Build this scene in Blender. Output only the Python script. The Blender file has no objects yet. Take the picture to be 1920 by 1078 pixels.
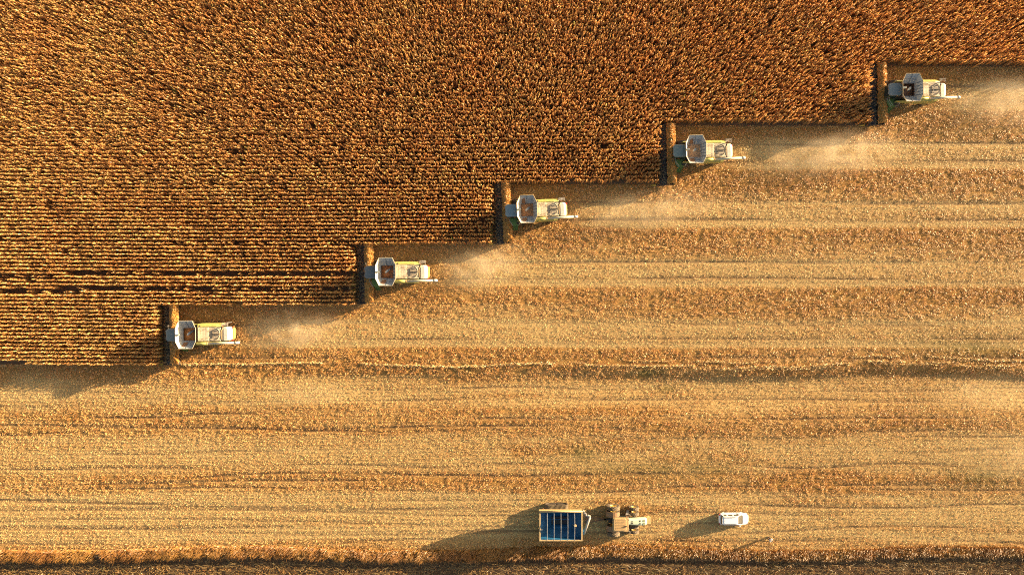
import bpy, math, random
import numpy as np
from mathutils import Vector, Matrix

SC = bpy.context.scene
COL = SC.collection
PI = math.pi
R = math.radians

# ------------------------------------------------------------------ camera, sky, sun, exposure
CAM_H = 107.0
cam_d = bpy.data.cameras.new("camera")
cam_d.sensor_width = 36.0
cam_d.lens = 24.07
cam_d.clip_end = 6000
cam_o = bpy.data.objects.new("camera", cam_d)
COL.objects.link(cam_o)
cam_o.location = (0, 0, CAM_H)
SC.camera = cam_o

SUN_EL, SUN_AZ = 10.5, 20.5            # azimuth measured from +X towards +Y
world = bpy.data.worlds.new("World")
SC.world = world
world.use_nodes = True
wn = world.node_tree
sky = wn.nodes.new("ShaderNodeTexSky")
sky.sky_type = 'NISHITA'
sky.sun_disc = False
sky.sun_elevation = R(SUN_EL)
sky.sun_rotation = R(90 - SUN_AZ)
sky.dust_density = 3.0
sky.ozone_density = 0.4
wn.nodes["Background"].inputs[1].default_value = 0.058
wn.links.new(sky.outputs[0], wn.nodes["Background"].inputs[0])
sun_d = bpy.data.lights.new("sun", 'SUN')
sun_d.energy = 5.0
sun_d.angle = R(0.5)
sun_d.color = (1.0, 0.79, 0.52)
sun_o = bpy.data.objects.new("sun", sun_d)
COL.objects.link(sun_o)
sdir = Vector((math.cos(R(SUN_EL)) * math.cos(R(SUN_AZ)), math.cos(R(SUN_EL)) * math.sin(R(SUN_AZ)), math.sin(R(SUN_EL))))
sun_o.rotation_euler = sdir.to_track_quat('Z', 'Y').to_euler()
sun_o.location = sdir * 200
SC.view_settings.view_transform = 'Standard'
SC.view_settings.look = 'None'
SC.view_settings.exposure = 2.15
SC.view_settings.gamma = 1.0
SC.cycles.max_bounces = 5
SC.cycles.volume_bounces = 1
SC.cycles.use_denoising = False
SC.cycles.filter_width = 1.1

rng = np.random.default_rng(7)
random.seed(7)


# ------------------------------------------------------------------ helpers
def tag(o, label=None, cat=None, group=None, kind=None):
    if label: o['label'] = label
    if cat: o['category'] = cat
    if group: o['group'] = group
    if kind: o['kind'] = kind
    return o


def empty(name, loc, rz=0.0):
    o = bpy.data.objects.new(name, None)
    o.empty_display_size = 0.5
    COL.objects.link(o)
    o.location = loc
    o.rotation_euler = (0, 0, rz)
    return o


class MB:
    """collects shapes, then build() links them as one mesh object"""
    def __init__(self):
        self.v, self.f = [], []

    def add(self, vs, fs):
        n = len(self.v)
        self.v += [tuple(p) for p in vs]
        self.f += [tuple(i + n for i in q) for q in fs]
        return self

    def box(self, x0, x1, y0, y1, z0, z1):
        return self.add([(x0, y0, z0), (x1, y0, z0), (x1, y1, z0), (x0, y1, z0), (x0, y0, z1), (x1, y0, z1), (x1, y1, z1), (x0, y1, z1)],
                        [(0, 3, 2, 1), (4, 5, 6, 7), (0, 1, 5, 4), (1, 2, 6, 5), (2, 3, 7, 6), (3, 0, 4, 7)])

    def loft(self, rings, cap=True, closed=True):
        k = len(rings[0])
        vs = [p for r in rings for p in r]
        fs = []
        for i in range(len(rings) - 1):
            for j in range(k if closed else k - 1):
                a, b = i * k + j, i * k + (j + 1) % k
                fs.append((a, b, b + k, a + k))
        if cap:
            fs.append(tuple(range(k))[::-1])
            fs.append(tuple(range((len(rings) - 1) * k, len(rings) * k)))
        return self.add(vs, fs)

    def prism_y(self, prof, y0, y1):
        """profile of (x, z) extruded along y"""
        return self.loft([[(x, y0, z) for x, z in prof], [(x, y1, z) for x, z in prof]])

    def prism_z(self, prof, z0, z1, s=1.0, c=(0, 0)):
        return self.loft([[(x, y, z0) for x, y in prof], [(c[0] + (x - c[0]) * s, c[1] + (y - c[1]) * s, z1) for x, y in prof]])

    def tube(self, pts, r, n=8, r2=None):
        pts = [Vector(p) for p in pts]
        rings = []
        for i, p in enumerate(pts):
            d = (pts[min(i + 1, len(pts) - 1)] - pts[max(i - 1, 0)]).normalized()
            a = d.cross(Vector((0, 0, 1)))
            if a.length < 1e-3: a = d.cross(Vector((0, 1, 0)))
            a.normalize()
            b = d.cross(a)
            rr = r if r2 is None else r + (r2 - r) * i / (len(pts) - 1)
            rings.append([tuple(p + (a * math.cos(t) + b * math.sin(t)) * rr) for t in [2 * PI * j / n for j in range(n)]])
        return self.loft(rings)

    def lathe_y(self, c, prof, n=28):
        """profile of (radius, y offset) turned round the y axis through c"""
        rings = []
        for j in range(n):
            t = 2 * PI * j / n
            rings.append([(c[0] + r * math.cos(t), c[1] + y, c[2] + r * math.sin(t)) for r, y in prof])
        k = len(prof)
        vs = [p for q in rings for p in q]
        fs = []
        for j in range(n):
            for i in range(k):
                a, b = j * k + i, j * k + (i + 1) % k
                c2, d2 = ((j + 1) % n) * k + (i + 1) % k, ((j + 1) % n) * k + i
                fs.append((a, b, c2, d2))
        return self.add(vs, fs)

    def build(self, name, mat, parent=None, bevel=0.0, smooth=False, label=None):
        me = bpy.data.meshes.new(name)
        me.from_pydata(self.v, [], self.f)
        me.materials.append(mat)
        me.validate()
        import bmesh
        bm = bmesh.new(); bm.from_mesh(me)
        bmesh.ops.recalc_face_normals(bm, faces=bm.faces)
        bm.to_mesh(me); bm.free()
        o = bpy.data.objects.new(name, me)
        COL.objects.link(o)
        if parent: o.parent = parent
        if bevel:
            m = o.modifiers.new("bevel", 'BEVEL')
            m.width = bevel; m.segments = 2; m.limit_method = 'ANGLE'; m.angle_limit = R(40)
        if smooth:
            for p in me.polygons: p.use_smooth = True
        if label: o['label'] = label
        return o


def rrect(x0, x1, y0, y1, r, n=5):
    pts = []
    for cx, cy, a0 in ((x1 - r, y1 - r, 0), (x0 + r, y1 - r, 90), (x0 + r, y0 + r, 180), (x1 - r, y0 + r, 270)):
        for i in range(n):
            a = R(a0 + 90 * i / (n - 1))
            pts.append((cx + r * math.cos(a), cy + r * math.sin(a)))
    return pts


def mat(name, col, rough=0.6, metal=0.0, var=0.15, scale=3.0, dust=0.0, dustcol=(0.42, 0.28, 0.14), spec=0.5):
    """paint/rubber/metal with blotchy variation and field dust lying on it"""
    m = bpy.data.materials.new(name)
    m.use_nodes = True
    nt = m.node_tree
    b = nt.nodes["Principled BSDF"]
    tc = nt.nodes.new("ShaderNodeTexCoord")
    nz = nt.nodes.new("ShaderNodeTexNoise"); nz.inputs['Scale'].default_value = scale; nz.inputs['Detail'].default_value = 6
    nt.links.new(tc.outputs['Object'], nz.inputs['Vector'])
    cr = nt.nodes.new("ShaderNodeMapRange")
    cr.inputs['From Min'].default_value = 0.3; cr.inputs['From Max'].default_value = 0.7
    cr.inputs['To Min'].default_value = 1 - var; cr.inputs['To Max'].default_value = 1 + var
    nt.links.new(nz.outputs['Fac'], cr.inputs['Value'])
    mul = nt.nodes.new("ShaderNodeVectorMath"); mul.operation = 'SCALE'
    mul.inputs[0].default_value = col
    nt.links.new(cr.outputs[0], mul.inputs['Scale'])
    mix = nt.nodes.new("ShaderNodeMix"); mix.data_type = 'RGBA'
    nt.links.new(mul.outputs[0], mix.inputs[6])
    mix.inputs[7].default_value = (*dustcol, 1)
    n2 = nt.nodes.new("ShaderNodeTexNoise"); n2.inputs['Scale'].default_value = scale * 2.7; n2.inputs['Detail'].default_value = 8
    nt.links.new(tc.outputs['Object'], n2.inputs['Vector'])
    c2 = nt.nodes.new("ShaderNodeMapRange")
    c2.inputs['From Min'].default_value = 0.35; c2.inputs['From Max'].default_value = 0.75
    c2.inputs['To Min'].default_value = dust * 0.4; c2.inputs['To Max'].default_value = min(1, dust * 1.6)
    nt.links.new(n2.outputs['Fac'], c2.inputs['Value'])
    nt.links.new(c2.outputs[0], mix.inputs[0])
    nt.links.new(mix.outputs[2], b.inputs['Base Color'])
    b.inputs['Roughness'].default_value = rough
    b.inputs['Metallic'].default_value = metal
    b.inputs['Specular IOR Level'].default_value = spec
    return m


M = dict(
    cream=mat("cream_panel", (0.60, 0.52, 0.36), 0.55, dust=0.30),
    white=mat("white_paint", (0.60, 0.56, 0.46), 0.45, dust=0.15),
    lime=mat("lime_panel", (0.36, 0.35, 0.08), 0.5, dust=0.2),
    yellow=mat("yellow_tip", (0.55, 0.45, 0.06), 0.5, dust=0.2),
    green=mat("green_step", (0.10, 0.20, 0.03), 0.6, dust=0.12),
    dkgreen=mat("dark_green", (0.05, 0.08, 0.03), 0.6, dust=0.15),
    black=mat("black_plastic", (0.018, 0.02, 0.028), 0.5, dust=0.06, scale=6),
    steel=mat("galvanised_sheet", (0.37, 0.39, 0.38), 0.5, metal=0.1, dust=0.15, dustcol=(0.3, 0.12, 0.06)),
    rib=mat("rib_seam", (0.12, 0.13, 0.14), 0.6),
    tankin=mat("tank_inside", (0.12, 0.07, 0.05), 0.8, dust=0.4, dustcol=(0.14, 0.05, 0.02)),
    grille=mat("radiator_screen", (0.40, 0.31, 0.20), 0.8, scale=14, var=0.3),
    dark=mat("dark_metal", (0.03, 0.028, 0.027), 0.6, dust=0.1),
    roofgrey=mat("grey_roof", (0.15, 0.18, 0.17), 0.55, dust=0.18, scale=5),
    roofdark=mat("dark_grey_roof", (0.10, 0.11, 0.11), 0.55, dust=0.25, scale=9, dustcol=(0.3, 0.28, 0.24)),
    rust=mat("rusty_brown", (0.26, 0.12, 0.05), 0.7),
    glass=mat("dark_glass", (0.02, 0.03, 0.03), 0.12, var=0.05),
    tyre=mat("dusty_tyre", (0.025, 0.023, 0.022), 0.85, dust=0.25, scale=4, dustcol=(0.3, 0.2, 0.1)),
    tyred=mat("caked_tyre", (0.17, 0.115, 0.06), 0.9, dust=0.3, scale=4, dustcol=(0.45, 0.32, 0.17)),
    rimy=mat("yellow_rim", (0.65, 0.42, 0.08), 0.55, dust=0.2),
    rimw=mat("pale_rim", (0.55, 0.52, 0.45), 0.5, dust=0.2),
    red=mat("red_lamp", (0.45, 0.03, 0.02), 0.4),
    tanroof=mat("dusty_tan_roof", (0.44, 0.27, 0.11), 0.65, dust=0.25, dustcol=(0.5, 0.33, 0.14), scale=5),
    fender=mat("brown_fender", (0.20, 0.10, 0.045), 0.7, dust=0.2),
    hood=mat("pale_green_bonnet", (0.50, 0.54, 0.38), 0.45, dust=0.08),
    blue=mat("blue_bin_paint", (0.006, 0.10, 0.21), 0.55, dust=0.02, scale=1.2, var=0.3),
    beige=mat("beige_rail", (0.47, 0.32, 0.14), 0.6, dust=0.15),
    silver=mat("pale_tube", (0.36, 0.32, 0.27), 0.45, dust=0.1),
    carwhite=mat("car_white", (0.82, 0.81, 0.78), 0.3, var=0.03, dust=0.05),
    carglass=mat("car_glass", (0.10, 0.085, 0.06), 0.15, var=0.2),
    skin=mat("skin", (0.5, 0.28, 0.18), 0.6, var=0.05),
    hair=mat("dark_hair", (0.03, 0.02, 0.015), 0.7),
    shirt=mat("white_shirt", (0.75, 0.74, 0.72), 0.85, var=0.05),
    jeans=mat("dark_trousers", (0.03, 0.035, 0.05), 0.9),
)


def np_noise(x, y, seed=0):
    """smooth value noise, 0..1, period 1 unit"""
    xi, yi = np.floor(x).astype(np.int64), np.floor(y).astype(np.int64)
    fx, fy = x - xi, y - yi
    fx, fy = fx * fx * (3 - 2 * fx), fy * fy * (3 - 2 * fy)

    def h(a, b):
        n = (a * 374761393 + b * 668265263 + seed * 1442695041) & 0xffffffff
        n = ((n ^ (n >> 13)) * 1274126177) & 0xffffffff
        return ((n ^ (n >> 16)) & 0xffff) / 65535.0
    return (h(xi, yi) * (1 - fx) + h(xi + 1, yi) * fx) * (1 - fy) + (h(xi, yi + 1) * (1 - fx) + h(xi + 1, yi + 1) * fx) * fy


def fbm(x, y, seed=0, o=3):
    s, a, t = 0, 1, 0
    for i in range(o):
        s = s + a * np_noise(x * 2 ** i, y * 2 ** i, seed + i * 17); t += a; a *= 0.5
    return s / t


# ------------------------------------------------------------------ layout of the field (metres; 12 px of the photograph per metre)
def PX(px): return (px - 960) / 12.0
def PY(py): return (539 - py) / 12.0


COMBINES = [  # header front x, centre y, yaw degrees
    (-53.97, -7.22, 0.7), (-23.95, 2.27, 0.3), (-2.70, 11.50, 2.2), (22.67, 20.55, 1.4), (55.2, 29.85, 0.8)]
BOUNDS = [-11.95, -2.50, 6.88, 16.05, 25.25, 34.55]   # swath limits, south to north


def corn_front(y):
    """x west of which corn still stands at this y (array)"""
    out = np.full_like(y, 1e4, dtype=float)
    for i in range(5):
        m = (y >= BOUNDS[i]) & (y < BOUNDS[i + 1])
        out[m] = COMBINES[i][0] + (-0.4 if i < 3 else 0.1)
    out[y < BOUNDS[0]] = -1e4
    return out


def south_edge(x):
    """wavy southern limit of the standing crop and of the bank that carries it on east"""
    px = [-3000, 0, 70, 300, 430, 560, 700, 850, 930, 1000, 1100, 1200, 1290, 1400, 1520, 1640, 1720, 1800, 1920, 5000]
    py = [672, 674, 681, 683, 684, 682, 685, 690, 686, 683, 685, 688, 687, 692, 687, 679, 679, 684, 689, 689]
    return (539 - np.interp(x * 12 + 960, px, py)) / 12.0 + 0.25 * (fbm(x / 5, x * 0 + 3.3, 5, 2) - 0.5) * (x > -45)


RUTS = ((-16.1, .04), (-17.9, .04), (-20.3, .05), (-22.1, .05), (-23.0, .04), (-25.6, .03), (-27.6, .05), (-29.5, .05), (-30.3, .05), (-31.9, .04), (-33.5, .05), (-35.0, .03), (-38.1, .04), (-39.6, .04), (-42.9, .07), (-43.9, .06),
        (-10.9, .04), (-8.2, .05), (-6.0, .04), (1.4, .05), (3.9, .04), (10.6, .05), (13.2, .04), (19.8, .05), (22.3, .04), (29.0, .04), (31.5, .05))


def ruts(x, y):
    """depth of the wheel marks pressed into the cut ground"""
    rut = 0
    for k, (r0, amp) in enumerate(RUTS):
        r1 = r0 + (0.5 if r0 > -12 else 2.4) * (fbm(x / 30 + k * 7, x * 0 + k, 41, 2) - 0.5)
        rut = rut + 2.3 * amp * np.exp(-((y - r1) / 0.19) ** 2) * np.clip(3.0 * fbm(x / 15, x * 0 + k * 3, 43, 2) - 1.0, 0, 1)
    for (cx, cy, yaw) in COMBINES:
        for s2 in (-1.6, 1.6):
            rut = rut + .03 * np.exp(-((y - cy - s2 - (x - cx) * math.tan(R(yaw)) * np.exp(-np.abs(x - cx) / 30)) / 0.26) ** 2) * (x > cx + 3)
    # the marks the tractor, its cart and the car drove in on
    for y0, xe in ((-33.95, 5.5), (-37.95, 5.5), (-35.1, 33), (-36.7, 33)):
        rut = rut + .06 * np.exp(-((y - y0 - .6 * np.sin((x - xe) / 19)) / 0.2) ** 2) * (x < xe)
    return rut


def terrain(x, y):
    e = south_edge(x)
    s = np.clip((x + 48) / 25, 0, 1) * (0.45 + 0.55 * np.clip((x + 5) / 30, 0, 1))
    d = e - 0.1 - y
    drop = np.clip(d / (1.9 + 0.8 * fbm(x / 7, y * 0, 9, 2)), 0, 1)
    drop = drop * drop * (3 - 2 * drop)
    rise = np.clip((d - 2.8) / 6.5, 0, 1)
    rise = rise * rise * (3 - 2 * rise)
    z = -0.72 * s * (drop - rise)
    # ditch side beyond the grass verge
    g = np.clip((-41.6 + 0.3 * np.sin(x / 9) - y) / 1.2, 0, 1)
    z = z - 0.50 * g * g * (3 - 2 * g)
    # lengthwise undulation and wheel ruts on the cut ground
    cut = (np.abs(x) < 110) & (y > -60) & (y < 60)
    yy = y + 1.2 * (fbm(x / 22, y / 30, 21, 2) - 0.5)
    und = 0.05 * (fbm(x / 26, yy / 1.3, 31, 3) - 0.5) + 0.035 * (fbm(x / 2.5, y / 0.9, 33, 2) - 0.5)
    rut = -ruts(x, y)
    return z + np.where(cut, und + rut, 0)


# paleness of the cut ground, chaff plus painted dust haze: 0 rough brown leaves, 1 pale fine chaff
LOWER = [(676, .25), (690, .0), (704, .08), (716, .55), (735, .7), (760, .66), (771, .22), (808, .18), (820, .6), (850, .72), (884, .66), (893, .2), (920, .22), (930, .85),
         (960, .95), (1008, .9), (1018, .4), (1045, .1), (1090, .1)]
SWATH = [(0, .2), (.18, .15), (.25, .35), (.31, .95), (.36, .7), (.5, .72), (.61, .68), (.65, 1.0), (.71, .95), (.75, .05), (.9, .05), (1, .12)]


def paleness(x, y):
    py = 539 - 12 * y
    w = 10 * (fbm(x / 28, y / 18, 51, 3) - 0.5) + 5 * (fbm(x / 5, y / 2, 53, 2) - 0.5)
    east = np.clip((x - 8) / 12, 0, 1)
    # the broad lower bands drift: they are brown and thinner in the middle and east of the photograph
    low = np.interp(py + w * 1.3, [a for a, _ in LOWER], [b for _, b in LOWER])
    low = low - 0.45 * np.clip((fbm(x / 16, (py + w) / 22, 57, 3) - 0.52) * 5, 0, 1) * (py > 760) * (x > 0)
    up = np.zeros_like(py)
    for i in range(5):
        t = (BOUNDS[i + 1] - y) / (BOUNDS[i + 1] - BOUNDS[i])
        m = (t >= 0) & (t < 1)
        v = np.interp(t + w / 240, [a for a, _ in SWATH], [b for _, b in SWATH])
        v = v * np.clip((x - COMBINES[i][0] - 9) / 9, 0.15, 1)
        up = np.where(m, v, up)
    L = np.where(y > -12.3, up, low)
    # haze of airborne dust, painted into the ground tint as paler patches
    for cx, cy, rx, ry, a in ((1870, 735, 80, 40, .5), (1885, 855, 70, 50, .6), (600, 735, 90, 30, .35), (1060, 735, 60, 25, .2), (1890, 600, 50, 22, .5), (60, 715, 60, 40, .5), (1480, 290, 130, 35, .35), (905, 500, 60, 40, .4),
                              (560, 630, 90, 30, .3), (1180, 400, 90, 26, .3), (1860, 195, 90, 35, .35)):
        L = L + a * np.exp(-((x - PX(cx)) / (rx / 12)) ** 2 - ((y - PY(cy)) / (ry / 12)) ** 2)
    L = L + 0.42 * (fbm(x / 4, y / 1.6, 61, 3) - 0.5)
    ys = y + 3.2 * (fbm(x / 34, y / 22, 63, 2) - 0.5) * np.clip((-12 - y) / 5, 0.15, 1)
    L = L + 0.55 * (fbm(x / 24, ys / 0.55, 65, 2) - 0.5) + 0.35 * (fbm(x / 40, ys / 1.9, 67, 2) - 0.5)
    return np.clip(L, 0, 1)


def greenness(x, y):
    g = 0
    for cx, cy, rx, ry, a in ((1090, 850, 40, 14, .9), (1180, 880, 130, 18, .6), (1215, 700, 30, 9, .9), (1850, 655, 90, 25, .5), (1840, 895, 60, 16, .8), (1250, 730, 20, 9, .7), (875, 690, 12, 8, 1.), (1320, 880, 60, 14, .4), (1750, 640, 90, 30, .3)):
        g = g + a * np.exp(-((x - PX(cx)) / (rx / 12)) ** 2 - ((y - PY(cy)) / (ry / 12)) ** 2)
    return np.clip(g * (0.4 + 1.2 * fbm(x / 1.5, y / 1.0, 71, 2)), 0, 1)


C_ROUGH = np.array((0.58, 0.30, 0.085))
C_PALE = np.array((0.80, 0.515, 0.205))
C_GREEN = np.array((0.17, 0.17, 0.04))
C_SOIL = np.array((0.17, 0.10, 0.055))


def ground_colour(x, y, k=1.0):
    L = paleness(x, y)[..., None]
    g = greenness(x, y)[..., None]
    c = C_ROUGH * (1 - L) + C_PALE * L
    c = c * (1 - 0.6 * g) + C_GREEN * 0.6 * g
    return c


def fast_mesh(name, V, F, mat_, colors=None, smooth=False):
    """V (n,3), F (m,4) -> object; colors (n,3) per vertex"""
    me = bpy.data.meshes.new(name)
    n, m = len(V), len(F)
    me.vertices.add(n)
    me.vertices.foreach_set("co", np.ascontiguousarray(V, dtype=np.float32).ravel())
    me.loops.add(m * 4)
    me.loops.foreach_set("vertex_index", np.ascontiguousarray(F, dtype=np.int32).ravel())
    me.polygons.add(m)
    me.polygons.foreach_set("loop_start", np.arange(0, m * 4, 4, dtype=np.int32))
    if smooth: me.polygons.foreach_set("use_smooth", np.ones(m, dtype=bool))
    if colors is not None:
        ca = me.color_attributes.new("tint", 'FLOAT_COLOR', 'POINT')
        c4 = np.ones((n, 4), dtype=np.float32)
        c4[:, :3] = colors
        ca.data.foreach_set("color", c4.ravel())
    me.update(calc_edges=True)
    me.materials.append(mat_)
    o = bpy.data.objects.new(name, me)
    COL.objects.link(o)
    return o


def leaf_mat(name, transl=0.25, rough=0.8):
    m = bpy.data.materials.new(name)
    m.use_nodes = True
    nt = m.node_tree
    for nd in list(nt.nodes): nt.nodes.remove(nd)
    out = nt.nodes.new("ShaderNodeOutputMaterial")
    at = nt.nodes.new("ShaderNodeAttribute"); at.attribute_name = "tint"
    df = nt.nodes.new("ShaderNodeBsdfDiffuse"); df.inputs['Roughness'].default_value = 0.5
    tr = nt.nodes.new("ShaderNodeBsdfTranslucent")
    gl = nt.nodes.new("ShaderNodeBsdfGlossy"); gl.inputs['Roughness'].default_value = 0.45
    gl.inputs['Color'].default_value = (1, .95, .85, 1)
    mx = nt.nodes.new("ShaderNodeMixShader"); mx.inputs[0].default_value = transl
    m2 = nt.nodes.new("ShaderNodeMixShader"); m2.inputs[0].default_value = 0.04
    nt.links.new(at.outputs['Color'], df.inputs['Color']); nt.links.new(at.outputs['Color'], tr.inputs['Color'])
    nt.links.new(df.outputs[0], mx.inputs[1]); nt.links.new(tr.outputs[0], mx.inputs[2])
    nt.links.new(mx.outputs[0], m2.inputs[1]); nt.links.new(gl.outputs[0], m2.inputs[2])
    nt.links.new(m2.outputs[0], out.inputs['Surface'])
    return m


# ------------------------------------------------------------------ ground
def build_ground():
    def axis(lo, hi, st):
        inner = np.arange(lo, hi + st / 2, st)
        far = np.array([8, 25, 80, 250, 800, 2500.0])
        return np.concatenate([(lo - far)[::-1], inner, hi + far])
    xs, ys = axis(-100, 100, 0.4), axis(-62, 60, 0.3)
    X, Y = np.meshgrid(xs, ys)
    Z = terrain(X, Y)
    V = np.stack([X.ravel(), Y.ravel(), Z.ravel()], 1)
    nx, ny = len(xs), len(ys)
    a = (np.arange(ny - 1)[:, None] * nx + np.arange(nx - 1)[None, :]).ravel()
    F = np.stack([a, a + 1, a + nx + 1, a + nx], 1)
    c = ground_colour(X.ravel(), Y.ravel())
    rm = np.clip(ruts(X.ravel(), Y.ravel()) * 9, 0, .7)[:, None]
    c = c * 0.72 * (1 - rm) + C_SOIL * rm
    incorn = (X.ravel() < corn_front(Y.ravel()))
    south = (Y.ravel() < -41.8)
    c[incorn] = C_SOIL * 1.3
    c[south] = C_SOIL * 0.7 + 0.05 * c[south]
    m = bpy.data.materials.new("field_soil")
    m.use_nodes = True
    nt = m.node_tree
    b = nt.nodes["Principled BSDF"]
    at = nt.nodes.new("ShaderNodeAttribute"); at.attribute_name = "tint"
    tc = nt.nodes.new("ShaderNodeTexCoord")
    n1 = nt.nodes.new("ShaderNodeTexNoise"); n1.inputs['Scale'].default_value = 3.2; n1.inputs['Detail'].default_value = 5; n1.inputs['Roughness'].default_value = 0.7
    nt.links.new(tc.outputs['Object'], n1.inputs['Vector'])
    mr = nt.nodes.new("ShaderNodeMapRange"); mr.inputs['From Min'].default_value = 0.3; mr.inputs['From Max'].default_value = 0.7
    mr.inputs['To Min'].default_value = 0.45; mr.inputs['To Max'].default_value = 1.1
    nt.links.new(n1.outputs['Fac'], mr.inputs['Value'])
    sc = nt.nodes.new("ShaderNodeVectorMath"); sc.operation = 'SCALE'
    nt.links.new(at.outputs['Color'], sc.inputs[0]); nt.links.new(mr.outputs[0], sc.inputs['Scale'])
    nt.links.new(sc.outputs[0], b.inputs['Base Color'])
    b.inputs['Roughness'].default_value = 0.95
    b.inputs['Specular IOR Level'].default_value = 0.1
    bp = nt.nodes.new("ShaderNodeBump"); bp.inputs['Strength'].default_value = 0.5; bp.inputs['Distance'].default_value = 0.06
    nt.links.new(n1.outputs['Fac'], bp.inputs['Height']); nt.links.new(bp.outputs[0], b.inputs['Normal'])
    o = fast_mesh("ground", V, F, m, c, smooth=True)
    tag(o, "harvested cornfield soil covered in pale chaff bands", None, None, "structure")


# ------------------------------------------------------------------ standing corn
def plant_template(r):
    """one dry corn plant: list of quads strips; returns V (n,3), F (m,4), shade (n,)"""
    V, F, S = [], [], []
    H = 1.0
    # stalk, three-sided
    lean = (r.uniform(-.05, .05), r.uniform(-.05, .05))
    rings = []
    for z, rad in ((0, .020), (.55, .016), (1.0, .008)):
        rings.append([(lean[0] * z * z + rad * math.cos(t), lean[1] * z * z + rad * math.sin(t), z * H) for t in (0, 2.09, 4.19)])
    for i, q in enumerate(rings):
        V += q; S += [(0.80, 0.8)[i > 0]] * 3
    for i in range(2):
        for j in range(3):
            a, b2 = i * 3 + j, i * 3 + (j + 1) % 3
            F.append((a, b2, b2 + 3, a + 3))
    az = r.uniform(0, 2 * PI)
    nl = 7
    for k in range(nl):
        z0 = 0.42 + 0.54 * k / (nl - 1) + r.uniform(-.03, .03)
        a = az + (k % 2) * PI + r.uniform(-.7, .7)
        L = r.uniform(.32, .54) * (1.0 if k < nl - 2 else 0.8)
        w = r.uniform(.09, .15)
        up = r.uniform(.05, .16)
        droop = r.uniform(.2, .75)
        tw = r.uniform(-.6, .6)
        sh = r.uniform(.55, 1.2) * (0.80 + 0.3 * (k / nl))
        base = len(V)
        for i, t in enumerate((0, .35, .7, 1.0)):
            d = L * t * (1 - .25 * t)
            x, y = d * math.cos(a), d * math.sin(a)
            z = z0 + up * math.sin(min(1, t * 1.6) * PI / 2) * (1 if t < .6 else .6) - droop * t * t
            ww = w * (0.5, 1.0, .8, .12)[i] / 2
            aa = a + PI / 2
            dz = ww * math.sin(tw * (0.5 + t))
            cx = math.cos(tw * (.5 + t))
            cen = (lean[0] * z0 * z0 + x, lean[1] * z0 * z0 + y, z)
            V.append((cen[0] + ww * cx * math.cos(aa), cen[1] + ww * cx * math.sin(aa), cen[2] + dz))
            V.append((cen[0] - ww * cx * math.cos(aa), cen[1] - ww * cx * math.sin(aa), cen[2] - dz))
            S += [sh, sh]
        for i in range(3):
            q = base + 2 * i
            F.append((q, q + 1, q + 3, q + 2))
    # tassel: two thin crossed blades
    for k in range(3):
        a = r.uniform(0, 2 * PI); base = len(V)
        sp = r.uniform(.04, .14)
        x, y = sp * math.cos(a), sp * math.sin(a)
        for t in (0, 1):
            zz = 0.97 + .13 * t
            V.append((lean[0] + x * t + .014 * math.sin(a), lean[1] + y * t - .014 * math.cos(a), zz))
            V.append((lean[0] + x * t - .014 * math.sin(a), lean[1] + y * t + .014 * math.cos(a), zz))
            S += [1.05, 1.05]
        F.append((base, base + 1, base + 3, base + 2))
    return np.array(V), np.array(F), np.array(S)


ROW = 0.5835


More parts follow.
